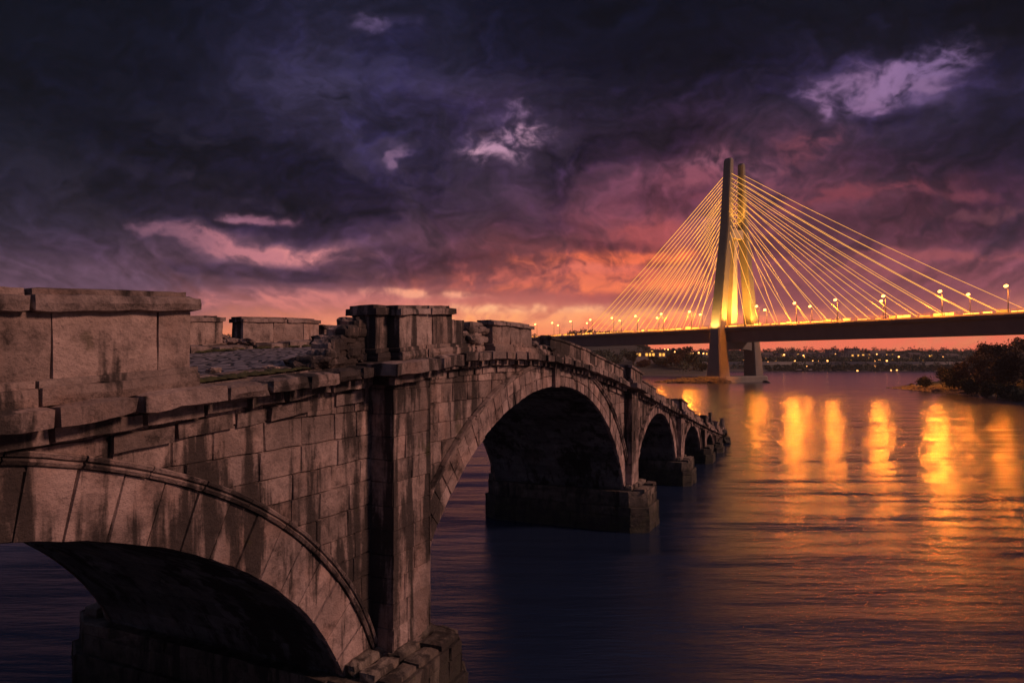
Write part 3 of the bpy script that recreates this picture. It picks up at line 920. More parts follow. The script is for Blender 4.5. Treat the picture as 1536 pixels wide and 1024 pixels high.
# ------------------------------------------------------------------ water
mb = MB()
mb.add([(-1700, -500, 0), (2300, -500, 0), (2300, 1500, 0), (-1700, 1500, 0)], [(0, 1, 2, 3)])
o = mb.build('river', M_water); tag(o, kind='structure')
mb = MB(); mb.add([(-1700, -500, -14), (2300, -500, -14), (2300, 1500, -14), (-1700, 1500, -14)], [(0, 1, 2, 3)])
o = mb.build('river_bed', M_rock); tag(o, kind='structure')

# ------------------------------------------------------------------ far shore
def sm(x, a, b_): t = min(1, max(0, (x - a) / (b_ - a))); return t * t * (3 - 2 * t)
def shore(X):
    return 432 + 186 * sm(X, 118, 175) + 14 * noise.noise(Vector((X * .012, 0, 0))) 
def land(X, Y):
    d = Y - shore(X)
    r = sm(X, 110, 200)
    lw = 1 - r
    bank = 6.8 * sm(d, 2, 26) * r + 2.4 * sm(d, 0, 12) * lw
    hill = lw * (30 * sm(d, 60, 420) + 5 * sm(d, 15, 60)) + r * (13 * sm(d, 60, 420) + 5 * sm(d, 400, 900))
    n_ = noise.noise(Vector((X * .006, Y * .006, 0))) * 7 * sm(d, 60, 300) + noise.noise(Vector((X * .03, Y * .03, 4))) * 1.5 * sm(d, 30, 100)
    return -3 + 3.2 * sm(d, -14, 2) + bank + hill + n_
xs = np.concatenate([np.arange(-1700, -60, 40), np.arange(-60, 620, 6), np.arange(620, 2320, 40)])
ys = np.concatenate([np.arange(396, 520, 7), np.arange(520, 700, 6), np.arange(700, 1510, 20)])
mb = MB(); vs = [(x_, y_, land(x_, y_)) for x_ in xs for y_ in ys]; m_ = len(ys)
mb.add(vs, [(i * m_ + j, (i + 1) * m_ + j, (i + 1) * m_ + j + 1, i * m_ + j + 1) for i in range(len(xs) - 1) for j in range(m_ - 1)], .5, True)
o = mb.build('far_hills', M_far); tag(o, kind='structure')

# embankment wall on the far right shore
mb = MB()
pts = [(x_, shore(x_) + 20) for x_ in range(160, 520, 8)]
for (xa, ya), (xb, yb) in zip(pts, pts[1:]):
    mb.add([(xa, ya, 2), (xb, yb, 2), (xb, yb, 7.9), (xa, ya, 7.9), (xa, ya + 2, 7.9), (xb, yb + 2, 7.9)], [(0, 1, 2, 3), (3, 2, 5, 4)])
    mb.add([(xa, ya - .4, 7.9), (xb, yb - .4, 7.9), (xb, yb - .4, 8.4), (xa, ya - .4, 8.4), (xa, ya + 2.4, 8.4), (xb, yb + 2.4, 8.4), (xa, ya + 2.4, 7.9), (xb, yb + 2.4, 7.9)], [(0, 1, 2, 3), (3, 2, 5, 4), (4, 5, 7, 6), (0, 6, 7, 1)], .9)
o = mb.build('embankment_wall', M_conc); tag(o, 'long low road embankment wall along the far right shore', 'wall')

def pxw(u, v, Y):
    """point seen at photo pixel (u, v) at forward distance Y"""
    return Vector(((u - 768) / F * Y, Y, 10 + (HZ - v) / F * Y))

# distant woodland reading as one mass
mb = MB()
def crownlump(mb, c, r, hr, sub=1):
    tt = random.random(); n = int(34 + 16 * random.random()); lean = random.uniform(-.2, .2)
    for _ in range(n):
        d = Vector((random.gauss(0, 1), random.gauss(0, 1), random.gauss(0, 1))).normalized() * (random.random() ** .4)
        p = Vector((c[0] + d.x * r * (1 - .35 * max(0, d.z)) + lean * d.z * r, c[1] + d.y * r, c[2] + d.z * r * hr))
        a = Vector((random.gauss(0, 1), random.gauss(0, .5), random.gauss(0, 1))).normalized() * random.uniform(.25, .55) * (r * .28 + .3)
        b = Vector((-a.z, random.gauss(0, .4), a.x))
        mb.add([tuple(p - a), tuple(p + b), tuple(p + a * 1.2), tuple(p - b * .8)], [(0, 1, 2, 3)], tt * .8 + .2 * random.random())
cnt = 0
while cnt < 2600:
    Y = random.uniform(440, 1150) if random.random() < .7 else random.uniform(620, 700); u = random.uniform(840, 1560)
    X_ = (u - 768) / F * Y
    d = Y - shore(X_)
    if d < 10: continue
    if Y < 545 and 935 < u < 1008: continue
    if X_ > 150 and 14 < d < 30: continue
    if nz((X_, Y, 0), .01) < -.22 and d > 60: continue
    r = random.uniform(1.4, 3.2) * (1 + Y / 1600)
    z = land(X_, Y)
    crownlump(mb, (X_, Y, z + r * .7), r, random.uniform(.7, 1.5)); cnt += 1
for i in range(900):
    Y = random.uniform(440, 900); X_ = random.uniform(-520, 30)
    if Y - shore(X_) < 12: continue
    r = random.uniform(2, 4.5); crownlump(mb, (X_, Y, land(X_, Y) + r * .7), r, random.uniform(.7, 1.4))
# low scrub on the right far bank
for i in range(700):
    u = random.uniform(1140, 1480); X_ = .5
    Y = 640; X_ = (u - 768) / F * Y; Y = shore(X_) + random.uniform(1, 17)
    r = random.uniform(.7, 1.9)
    crownlump(mb, (X_, Y, land(X_, Y) + r * .4), r, .8)
o = mb.build('woodland', M_leafg); tag(o, kind='stuff')

def tree(name, loc, h, cr, label, cat='tree', group=None, mat=M_leafa, leaves=2600, ls=.32, low=.25, trunk_r=.3, stems=1, sparse=.5, cz=1.0):
    root = empty(name, loc, random.uniform(0, 6.28), label, cat, group)
    tr = MB(); tips = []
    def limb(p, d, ln, r, dep):
        pts = [p.copy()]; rr = [r]; q = p.copy(); dd = d.copy()
        n = 4
        for i in range(n):
            dd = (dd + Vector((random.gauss(0, .13), random.gauss(0, .13), random.gauss(.04, .08)))).normalized()
            q = q + dd * ln / n; pts.append(q.copy()); rr.append(r * (1 - .55 * (i + 1) / n))
        tr.tube(pts, rr, 5 if dep < 2 else 3, cap=dep < 1)
        if dep >= 3: tips.append(q.copy()); tips.append(pts[2].copy()); return
        k = random.choice((3, 4)) if dep else random.choice((5, 6))
        for j in range(k):
            t_ = random.uniform(.35, 1) if dep else random.uniform(low, 1)
            i0 = min(n - 1, int(t_ * n)); b = pts[i0].lerp(pts[i0 + 1], t_ * n - i0)
            an = random.uniform(0, 6.28); sp = random.uniform(.5, 1.1)
            sd = Vector((math.cos(an) * sp, math.sin(an) * sp, random.uniform(.25, .8))).normalized()
            nd = (dd * .45 + sd).normalized()
            limb(b, nd, ln * random.uniform(.5, .68), rr[i0] * .6, dep + 1)
    for s_ in range(stems):
        a_ = random.uniform(0, 6.28); tl = .0 if stems == 1 else .35
        limb(Vector((math.cos(a_) * tl, math.sin(a_) * tl, -.3)), Vector((math.cos(a_) * tl, math.sin(a_) * tl, 1)).normalized(), h * .55, trunk_r, 0)
    mx = max(t_.z for t_ in tips); k = (h * .94) / mx
    rad = max(math.hypot(t_.x, t_.y) for t_ in tips); kx = cr / rad
    tr.v = [(p[0] * kx if True else 0, p[1] * kx, p[2] * k) for p in tr.v]
    tips = [Vector((t_.x * kx, t_.y * kx, t_.z * k * cz)) for t_ in tips]
    tr.build('trunk', M_bark, root)
    cw = MB()
    for i in range(leaves):
        c = random.choice(tips)
        o_ = Vector((random.gauss(0, 1), random.gauss(0, 1), random.gauss(0, .8))) * (cr * .13)
        p = c + o_
        if p.z < .1: continue
        a = Vector((random.gauss(0, 1), random.gauss(0, 1), random.gauss(0, 1))).normalized()
        b_ = a.cross(Vector((random.gauss(0, 1), random.gauss(0, 1), random.gauss(0, 1)))).normalized()
        s_ = ls * random.uniform(.5, 1.2)
        cw.add([tuple(p - a * s_), tuple(p + b_ * s_ * .6), tuple(p + a * s_), tuple(p - b_ * s_ * .6)], [(0, 1, 2, 3)], .5 + .5 * nz(p, .5) * 1.2)
    cw.build('crown', mat, root)
    return root

# right bank
def bankd(X_, Y):
    ax, ay, bx, by = 112., 60., 137., 247.
    nx1, ny1 = (by - ay), -(bx - ax); l = math.hypot(nx1, ny1)
    d1 = ((X_ - ax) * nx1 + (Y - ay) * ny1) / l
    cx_, cy_ = 300., 350.
    vx, vy = cx_ - bx, cy_ - by; l2 = math.hypot(vx, vy)
    d2 = ((X_ - bx) * vy - (Y - by) * vx) / l2
    return min(d1, d2) + 2.2 * nz((X_, Y, 0), .08) + .9 * nz((X_, Y, 1), .4)
def bankz(X_, Y):
    d = bankd(X_, Y)
    return -2.2 + 2.3 * sm(d, -8, .5) + 1.0 * sm(d, 0, 5) + 3.8 * sm(d, 5, 24) + 4 * sm(d, 30, 120) + .5 * nz((X_, Y, 5), .25) * sm(d, 0, 3) + .25 * nz((X_, Y, 5), .9)
mb = MB()
xs = np.concatenate([np.arange(96, 170, 1.3), np.arange(170, 600, 9)]); ys = np.concatenate([np.arange(40, 120, 4), np.arange(120, 270, 1.5), np.arange(270, 400, 6)])
m_ = len(ys)
mb.add([(x_, y_, bankz(x_, y_)) for x_ in xs for y_ in ys], [(i * m_ + j, (i + 1) * m_ + j, (i + 1) * m_ + j + 1, i * m_ + j + 1) for i in range(len(xs) - 1) for j in range(m_ - 1)], .5, True)
o = mb.build('right_bank', M_bank); tag(o, kind='structure')
# shingle and boulders along its edge
mb = MB(); c_ = 0
while c_ < 900:
    Y = random.uniform(120, 250); X_ = random.uniform(112, 150)
    d = bankd(X_, Y)
    if -1.5 < d < 4.5:
        lump(mb, (X_, Y, bankz(X_, Y) + .05), random.uniform(.12, .5), 1, .4, (1.3, 1, .6), 1.3); c_ += 1
o = mb.build('shingle', M_rock); tag(o, kind='stuff')
for i, (u, Y) in enumerate([(1369, 236), (1398, 214), (1440, 199), (1468, 187), (1493, 178), (1522, 170)]):
    X_ = (u - 768) / F * Y
    while bankd(X_, Y) < .5: X_ += .5
    rock('boulder', (X_, Y, bankz(X_, Y) + .2), random.uniform(.9, 1.5), (1.5, 1, .7), M_rock, 'grey boulder at the waterline of the wooded right bank', 'rock', 'boulders along the right bank', 2)
spec = [
    ('tree', 1502, 183, 13.6, 6.2, 'tall dark autumn tree with spreading crown under the road bridge at the right', 5200, .34, 0),
    ('tree', 1536, 176, 13.8, 5.5, 'tall dense tree at the right edge below the bridge deck', 5200, .34, 0),
    ('tree', 1466, 196, 11.6, 4.4, 'thin leafed brown tree left of the tall riverbank trees', 2400, .3, 0),
    ('tree', 1560, 170, 13, 5.5, 'dark tree partly cut off by the right edge', 3000, .34, 0),
    ('tree', 1522, 205, 12, 5.5, 'dark tree standing behind the tall tree on the right bank', 3600, .34, 0),
    ('tree', 1478, 214, 11, 5, 'brown tree at the back of the right bank grove', 3000, .34, 0),
    ('tree', 1545, 190, 13.4, 6, 'tall tree behind the dense tree at the right edge', 3600, .34, 0),
    ('tree', 1500, 200, 12.6, 5.5, 'dark tree filling the gap behind the spreading crown', 3600, .34, 0),
    ('tree', 1486, 189, 9.5, 4.5, 'mid height brown tree between the thin tree and the spreading crown', 3000, .32, 0),
    ('tree', 1450, 206, 8.5, 4.0, 'short brown tree at the left end of the grove on the right bank', 2600, .3, 0),
    ('shrub', 1462, 192, 5.2, 3.6, 'rounded bush under the left end of the grove', 2400, .26, 1),
    ('shrub', 1428, 213, 5.6, 3.6, 'dark bush close behind the rounded shrub on the tip', 2400, .26, 1),
    ('shrub', 1500, 178, 4.0, 3.0, 'low spreading bush in front of the mid height tree', 2200, .26, 1),
    ('shrub', 1530, 166, 4.2, 3.0, 'dark bush at the water by the right edge', 2200, .26, 1),
    ('shrub', 1416, 221, 6.6, 4.0, 'rounded dark shrub on the tip of the right bank', 2600, .26, 1),
    ('shrub', 1388, 229, 4.2, 2.6, 'small low shrub nearest the tip of the right bank', 1500, .24, 1),
    ('shrub', 1440, 208, 6.6, 3.6, 'dark bush between the rounded shrub and the trees', 2200, .26, 1),
    ('shrub', 1478, 184, 5.2, 3.0, 'low dark bush under the thin brown tree', 1800, .26, 1),
    ('shrub', 1512, 172, 5.0, 3.4, 'spreading dark bush in front of the tall tree trunks', 2200, .26, 1),
    ('shrub', 1368, 238, 1.2, .8, 'tiny bush alone at the waterside tip of the bank', 400, .16, 1)]
for (nm, u, Y, h, cr, lb, nl, ls, sh) in spec:
    X_ = (u - 768) / F * Y
    tree(nm, (X_, Y, bankz(X_, Y)), h, cr, lb, nm, None, M_leafa if not sh else M_leafg, int(nl * 1.5), ls, .2 if not sh else .05, .26 if not sh else .1, 1 if not sh else 4)

# grove and houses on the far left shore
for i, (u, v, Y, h, cr, m_) in enumerate([(1040, 533, 455, 11, 5.5, 1), (1029, 529, 470, 13, 6, 0), (1016, 533, 462, 10, 6, 0), (998, 536, 470, 5.5, 5, 1), (985, 533, 480, 5, 5, 1), (1054, 548, 447, 5, 3.5, 1), (968, 536, 470, 4.5, 5, 0), (950, 536, 480, 10, 6, 1)]):
    X_ = (u - 768) / F * Y
    tree('tree', (X_, Y, land(X_, Y)), h, cr, ['dark round tree nearest the tower on the far left shore', 'tall olive tree in the middle of the far shore grove', 'olive tree left of the tallest grove tree', 'dark tree below the lit building on the far shore', 'broad dark tree under the left half of the lit building', 'low bush on the shore just left of the tower', 'dull green tree left of the lit building', 'dark shore tree just above the old bridge parapet'][i],
         'tree', 'grove on the far left shore', M_leafg if m_ else M_leafa, 1500, .75, .15, .3)
for i, (u, h, cr) in enumerate([(1010, 13, 4.2), (1002, 9, 4), (1020, 9, 4.4), (1032, 8, 5), (983, 9, 4)]):
    Y = 860 + 8 * i; X_ = (u - 768) / F * Y
    tree('pine_tree', (X_, Y, land(X_, Y)), h, cr, 'flat topped pine on the skyline left of the tower' if i else 'tallest flat topped pine on the skyline left of the tower', 'tree', 'skyline pines', M_leafg, 500, 1.1, .7, .4)

def house(name, u, v0, v1, wpx, Y, label, lit=2, flat=False, cols=4, rows=1, litp=.5, depth=10, wmat=M_house):
    c = pxw(u, v0, Y); w = wpx / F * Y; ztop = c.z; zb = 10 + (HZ - v1) / F * Y
    gz = min(zb, land(c.x, Y)) - .5
    root = empty(name, (c.x, Y, gz), 0, label, 'house' if not flat else 'building', 'buildings on the far shore')
    mb = MB(); mb.box(-w / 2, w / 2, 0, depth, 0, ztop - gz); mb.build('wall', wmat, root)
    mb = MB()
    if flat: mb.box(-w / 2 - .3, w / 2 + .3, -.3, depth + .3, ztop - gz, ztop - gz + .5)
    else:
        zt = ztop - gz; rh = w * .18
        mb.add([(-w / 2 - .4, -.4, zt), (w / 2 + .4, -.4, zt), (w / 2 + .4, depth + .4, zt), (-w / 2 - .4, depth + .4, zt), (-w / 2 - .4, depth / 2, zt + rh), (w / 2 + .4, depth / 2, zt + rh)],
               [(0, 1, 5, 4), (2, 3, 4, 5), (1, 2, 5), (3, 0, 4), (0, 3, 2, 1)])
    mb.build('roof', M_roof, root)
    hz = ztop - gz
    vis = (ztop - zb)
    for r in range(rows):
        for k in range(cols):
            x = -w / 2 + w * (k + .5) / cols; z = hz - vis * (r + .5) / rows
            on = random.random() < litp
            mb = MB(); mb.box(x - w / cols * .3, x + w / cols * .3, -.12, .0, z - min(1, vis / rows * .3), z + min(1, vis / rows * .3))
            mb.build('window', M_window if on else M_roof, root)
    return root
house('building', 975, 528, 535.5, 46, 505, 'long low building with bright yellow windows on the far left shore', cols=9, rows=1, litp=.7, flat=True)
house('annex', 985, 525, 529.5, 28, 515, 'upper storey block with yellow windows behind the long lit building', cols=6, rows=1, litp=.5, flat=True)
house('apartment_block', 1281, 523, 539, 17, 760, 'tall square block standing out on the right skyline', flat=True, cols=4, rows=4, litp=.06)
house('apartment_block', 1251, 525, 539, 14, 780, 'smaller square block left of the tall skyline block', flat=True, cols=3, rows=3, litp=.06)
house('warehouse', 1269, 529, 540, 16, 750, 'low wide building joined to the left of the tall skyline block', flat=True, cols=4, rows=2, litp=.06)
hs = [(1152, 536), (1168, 535), (1187, 537), (1206, 533), (1222, 537), (1303, 535), (1320, 536), (1341, 534), (1360, 537), (1383, 535), (1402, 537), (1425, 536), (1445, 536), (918, 531), (935, 528), (1046, 531), (1060, 528), (1033, 528), (1120, 537), (1106, 536)]
places = ['nearest right of the tower', 'second right of the tower', 'third right of the tower', 'left of the skyline blocks', 'just left of the skyline blocks', 'just right of the skyline blocks', 'second right of the skyline blocks', 'third right of the skyline blocks', 'fourth right of the skyline blocks',
          'midway between the skyline blocks and the right trees', 'near the right bank trees', 'close to the right bank trees', 'half behind the right bank trees', 'left end of the hillside above the old bridge', 'on the left hillside beneath the deck', 'on the hillside left of the tower', 'immediately left of the tower leg', 'on the hillside above the grove', 'seen under the tower crosshead on the right', 'seen under the tower crosshead on the left']
for (u, v), pl in zip(hs, places):
    house('house', u, v, v + 5, random.uniform(8, 13), 690 + random.uniform(-15, 90), 'small dusky pitched roof house ' + pl, cols=3, litp=.4)

for i, u in enumerate([1148, 1175, 1199, 1215, 1234, 1297, 1318, 1337, 1352, 1374, 1393, 1412, 1430]):
    house('town_block', u, random.uniform(528.5, 533.5), 540, random.uniform(9, 24), 810 + 8 * (i % 4), 'low dusky town block on the far right skyline, number %d from the left' % (i + 1), flat=i % 3 > 0, cols=4, rows=2, litp=.12)
far0 = None
fl = [(1143, 541), (1152, 543), (1163, 541), (1176, 532), (1180, 540), (1192, 541), (1205, 533), (1214, 538), (1219, 541), (1227, 541), (1241, 541), (1250, 537), (1253, 531), (1262, 540), (1277, 540), (1282, 541), (1300, 542), (1312, 541), (1315, 531), (1319, 540), (1330, 541), (1338, 539), (1343, 541), (1348, 535), (1356, 541), (1369, 540), (1372, 533), (1385, 541), (1398, 539), (1414, 535), (1417, 541), (1431, 540), (1440, 541), (1210, 549), (1286, 556), (1313, 549), (1344, 548.5), (1345, 555), (1197, 556), (1160, 556), (1312, 556), (1385, 557), (997, 524), (1002, 524), (1012, 527.5), (1040, 530), (1048, 529), (1055, 530), (924, 533), (1026, 538), (1108, 541), (1116, 540), (1124, 541), (1336, 555.5)]
for (u, v) in fl:
    Y = 655 + random.uniform(0, 50)
    if v > 546: Y = 622 if v > 552 else 632
    if u < 1060: Y = 640
    p = pxw(u, v, Y); g = land(p.x, Y); g = max(g, 0)
    hgt = max(1.2, p.z - g)
    root = empty('lamp_post', (p.x, Y, p.z - hgt), 0, 'tiny orange lamp glowing among the far shore lights', 'lamp', 'distant lights on the far shore')
    mb = MB(); mb.tube([(0, 0, 0), (0, 0, hgt)], .1, 4); mb.build('pole', M_steel, root)
    mb = MB(); r_ = random.uniform(.35, .85); lump(mb, (0, -.2, hgt), r_, 1, .1); mb.build('bulb', M_farbulb, root)
# small craft moored by the far right shore
for i, (u, lb) in enumerate([(1200, 'small dark moored boat by the far shore right of the tower'), (1216, 'second small moored boat farther right by the far shore')]):
    Y = 600; p = pxw(u, 557, Y)
    root = empty('boat', (p.x, Y, 0), R(10 * i), lb, 'boat')
    mb = MB(); loft(mb, [[(-4, -.3, -.2), (4, -.3, -.2), (4.2, .3, -.2), (-4, .3, -.2)], [(-4.4, -1.1, .9), (4.4, -.6, 1.0), (4.9, .6, 1.0), (-4.4, 1.1, .9)]]); mb.build('hull', M_wood, root)
    mb = MB(); mb.box(-2, 1, -.7, .7, .9, 2.2); mb.build('cabin', M_house, root)

# near left bank under the abutment, outside the frame
mb = MB(); vs = []
for i in range(40):
    for j in range(30):
        s_ = -60 + i * 1.4; q_ = -14 + j * 2.0
        d = (-13 - s_) + 3 * nz((s_, q_, 0), .12)
        p = wpt(s_, q_, -2 + 2.4 * sm(d, -3, 1) + 5.5 * sm(d, 1, 18) + .4 * nz((s_, q_, 0), .4)); vs.append(p)
mb.add(vs, [(i * 30 + j, i * 30 + j + 1, (i + 1) * 30 + j + 1, (i + 1) * 30 + j) for i in range(39) for j in range(29)], .5, True)
o = mb.build('near_bank', M_bank); tag(o, kind='structure')

# ------------------------------------------------------------------ sky
_rs = np.random.RandomState(5)
_GA = _rs.rand(256, 256) * 2 * np.pi; _GX = np.cos(_GA).astype('f4'); _GY = np.sin(_GA).astype('f4')
def perlin(x, y, o=0):
    xi = np.floor(x).astype('i4'); yi = np.floor(y).astype('i4'); xf = x - xi; yf = y - yi
    u = xf * xf * xf * (xf * (xf * 6 - 15) + 10); v = yf * yf * yf * (yf * (yf * 6 - 15) + 10)
    def g(i, j):
        a = (xi + i + o * 37) & 255; b = (yi + j + o * 91) & 255
        return _GX[a, b] * (xf - i) + _GY[a, b] * (yf - j)
    n0 = g(0, 0) * (1 - u) + g(1, 0) * u; n1 = g(0, 1) * (1 - u) + g(1, 1) * u
    return (n0 * (1 - v) + n1 * v) * 1.5
def fbm(x, y, oc=8, r=.55, o=0, kind=0):
    s = 0; a = 1.; t = 0
    for i in range(oc):
        n = perlin(x, y, o + i)
        if kind == 1: n = np.abs(n) * 2 - .5
        s = s + n * a; t += a; a *= r
        x, y = x * 1.63 + y * 1.13 + 5.2, y * 1.63 - x * 1.13 + 1.3
    return s / t * (1.6 if kind == 0 else 1.)
def sstep(x, a, b):
    t = np.clip((x - a) / (b - a), 0, 1); return t * t * (3 - 2 * t)
def sky_colour(px, py):
    """evening sky, display values 0..1, for directions given as photo coordinates"""
    px = px.astype('f4'); py = py.astype('f4')
    # perspective of a cloud deck: features shrink and flatten towards the horizon
    hgt = np.clip((600 - py) / 600., .12, 1.4)
    k = 1. / (hgt + .35)
    X_ = (px - 900) * k; Y_ = (py - 540) * k * 1.0 + 520 * np.log(hgt + .35)
    X_ = X_ / 260. + 7.3; Y_ = -Y_ / 150.
    fx = (px + .45 * py) / 1.0; fy = (py - .18 * px)
    wx = fbm(px / 210, py / 150, 5, .55, 3); wy = fbm(px / 210 + 9, py / 150 + 4, 5, .55, 11)
    lw = .10 + .90 * sstep(-py, -450, -290)
    qx = px + wx * 46 + fbm(px / 60, py / 44, 6, .5, 21) * 13 * (.3 + .7 * lw)
    qy = py + (wy * 24 + fbm(px / 60 + 7, py / 40 + 2, 6, .55, 31) * 9) * lw
    def D(dx_, dy_):
        a = X_ + dx_ + wx * .35; b = Y_ + dy_ + wy * .35
        return fbm(a, b, 9, .56, 40) * .6 - fbm(a * 1.6 + 3, b * 1.6, 8, .55, 50, 1) * .75
    d0 = D(0, 0); relief = np.clip(d0 - D(.05, .10), -.8, .8)
    relief2 = fbm(qx / 70, qy / 46, 7, .6, 60, 1); relief2 = relief2 - fbm((qx + 7) / 70, (qy + 7) / 46, 7, .6, 60, 1)
    fine = fbm(px / 34 + wx * 1.5, py / 20 + wy * 1.5, 6, .6, 70)
    st = [(-120, (9, 11, 25)), (0, (15, 17, 35)), (110, (22, 22, 42)), (220, (40, 35, 58)), (310, (56, 45, 68)), (380, (76, 54, 76)), (405, (100, 64, 80)), (428, (140, 84, 94)), (446, (188, 110, 108)), (470, (224, 132, 106)), (500, (242, 138, 98)), (545, (232, 118, 88))]
    yy = qy * .65 + py * .35
    col = np.stack([np.interp(yy, [s[0] for s in st], [s[1][c] for s in st]) for c in range(3)], -1) / 255.
    lf = sstep(-qx, -400, -20)[..., None]              # left of the afterglow
    lc = np.stack([np.interp(yy, [0, 200, 330, 420, 450, 540], v) for v in ((14, 26, 52, 84, 116, 150), (17, 26, 44, 62, 78, 92), (34, 46, 64, 82, 94, 98))], -1) / 255.
    col = col * (1 - lf) + lc * lf
    rf = sstep(qx, 1250, 1560)[..., None] * sstep(-py, -480, -300)[..., None]
    col = col * (1 - rf * np.array([.35, .3, .1]))
    def blob(x, y, a, b, rot=0):
        c_, s_ = math.cos(R(rot)), math.sin(R(rot)); dx_ = qx - x; dy_ = y - qy
        p = (dx_ * c_ + dy_ * s_) / a; q = (dy_ * c_ - dx_ * s_) / b
        return np.exp(-.5 * (p * p + q * q))
    md = 1 + d0 * 1.3 + fine * .28
    def lay(m, c):
        nonlocal col
        m = m[..., None]; col = col * (1 - m) + (np.array(c) / 255.) * m
    glow = [(890, 398, 180, 38, (208, 90, 70), .8), (1130, 325, 330, 55, (112, 56, 74), .6), (1260, 440, 260, 50, (132, 68, 80), .7), (1010, 335, 130, 55, (140, 68, 82), .5),
            (490, 150, 100, 110, (60, 54, 88), .75), (640, 80, 90, 60, (48, 45, 78), .6), (560, 240, 120, 60, (60, 52, 82), .5), (620, 330, 160, 46, (74, 52, 80), .5), (300, 395, 200, 30, (92, 66, 90), .6),
            (1240, 235, 160, 45, (92, 50, 72), .55), (1060, 190, 130, 45, (66, 38, 58), .5), (775, 200, 90, 60, (96, 74, 114), .75), (1320, 132, 150, 46, (86, 68, 110), .85), (1330, 300, 160, 26, (108, 56, 74), .5), (1080, 270, 120, 34, (112, 62, 86), .5), (1400, 400, 200, 40, (108, 60, 76), .6), (180, 440, 220, 30, (86, 64, 86), .8)]
    for (x, y, a, b, c, s) in glow: lay(np.clip(blob(x, y, a, b) * md, 0, 1) * s, c)
    lum = 1 + np.clip(d0, -1.2, 1.2) * .30 + relief * .26 + relief2 * .16 + fine * .06
    hz_ = 1 - .88 * sstep(py, 400, 470)
    col = col * np.clip(1 + (lum - 1) * hz_, .5, 1.7)[..., None]
    darks = [(170, 190, 320, 80, .62, -8), (60, 40, 320, 90, .5, 0), (360, 250, 190, 34, .6, -16), (250, 225, 120, 20, .4, -10), (640, 200, 100, 44, .65, -18), (700, 262, 66, 26, .5, 0), (838, 258, 48, 40, .8, 0), (744, 196, 24, 10, .9, 10), (940, 150, 210, 60, .72, 8), (1100, 50, 420, 60, .75, 0), (990, 216, 120, 20, .6, 8),
             (1450, 240, 140, 60, .62, 0), (1500, 90, 60, 120, .6, 0), (1345, 172, 60, 15, .7, 4), (1180, 145, 56, 26, .7, 0), (1262, 155, 22, 12, .5, 0), (580, 300, 170, 30, .6, -6), (640, 398, 140, 18, .62, 0), (450, 335, 110, 18, .6, -4), (100, 320, 200, 50, .45, 0), (380, 408, 120, 9, .55, -3), (1400, 335, 170, 22, .45, 0), (890, 370, 70, 8, .55, 0), (930, 386, 60, 7, .5, 0),
             (1200, 370, 110, 12, .35, 0), (580, 424, 190, 6, .25, 0), (260, 300, 170, 20, .45, -10), (760, 350, 90, 18, .4, 0), (1010, 300, 60, 16, .45, 0), (700, 440, 60, 5, .25, 0)]
    for (x, y, a, b, s, r) in darks:
        m = sstep(blob(x, y, a, b, r) * md, .2, .78) * s
        col = col * (1 - m[..., None] * (1 - np.array([.46, .46, .58]) * np.clip(1 + relief * .3 + relief2 * .3, .6, 1.4)[..., None]))
    gaps = [(738, 230, 34, 14, (186, 142, 172), .95, 0), (768, 214, 28, 12, (170, 130, 166), .9, 20), (795, 204, 30, 13, (186, 142, 174), .95, 0), (788, 168, 16, 10, (124, 96, 134), .8, 30), (735, 190, 22, 8, (90, 72, 108), .5, 0),
            (1262, 134, 34, 13, (122, 94, 140), .9, 0), (1310, 128, 50, 17, (126, 96, 138), .85, 6), (1362, 108, 46, 15, (134, 104, 152), .95, 16), (1412, 84, 32, 16, (116, 92, 140), .85, 24), (1234, 158, 9, 16, (130, 98, 142), .9, 0), (1300, 158, 30, 8, (130, 98, 144), .8, 0), (1395, 118, 24, 8, (124, 96, 140), .7, 0),
            (572, 36, 18, 8, (94, 78, 122), .75, 0), (588, 236, 5, 12, (128, 98, 134), .7, -30), (576, 224, 12, 5, (86, 70, 104), .5, 0),
            (430, 381, 58, 8, (206, 130, 138), .95, -2), (345, 368, 62, 9, (180, 114, 130), .9, -12), (400, 328, 22, 5, (150, 98, 124), .85, 0), (352, 324, 18, 5, (138, 94, 120), .8, 0), (260, 352, 50, 8, (112, 78, 102), .6, -12),
            (420, 444, 90, 9, (176, 108, 116), .7, 0), (500, 452, 120, 9, (208, 124, 122), .75, 0), (640, 440, 66, 4, (236, 160, 136), .95, -2), (640, 476, 180, 13, (214, 124, 114), .75, 0), (790, 464, 80, 5, (255, 190, 146), .95, 0), (860, 480, 190, 9, (255, 172, 120), .95, 0), (820, 504, 240, 17, (255, 160, 108), .95, 0), (1250, 500, 280, 16, (238, 122, 94), .8, 0),
            (905, 386, 90, 7, (238, 112, 78), .85, 3), (840, 402, 70, 6, (224, 116, 100), .8, 0), (880, 424, 130, 9, (240, 122, 86), .85, 0), (960, 350, 46, 12, (170, 78, 80), .55, 0), (970, 410, 60, 8, (222, 104, 84), .6, 0), (760, 420, 60, 7, (190, 96, 96), .6, 0),
            (1110, 243, 50, 8, (142, 90, 116), .7, 0), (1060, 262, 44, 11, (150, 82, 102), .6, 20), (1150, 262, 40, 9, (126, 70, 92), .5, 0), (1370, 381, 110, 5, (148, 78, 88), .7, 0), (1200, 410, 120, 8, (140, 74, 82), .4, 0), (1300, 518, 300, 14, (232, 112, 88), .8, 0), (1240, 292, 100, 6, (128, 60, 74), .6, 4), (1350, 286, 80, 5, (122, 62, 78), .6, -5), (1490, 318, 60, 4, (112, 66, 80), .6, 0), (1225, 225, 30, 9, (128, 66, 82), .6, 30)]
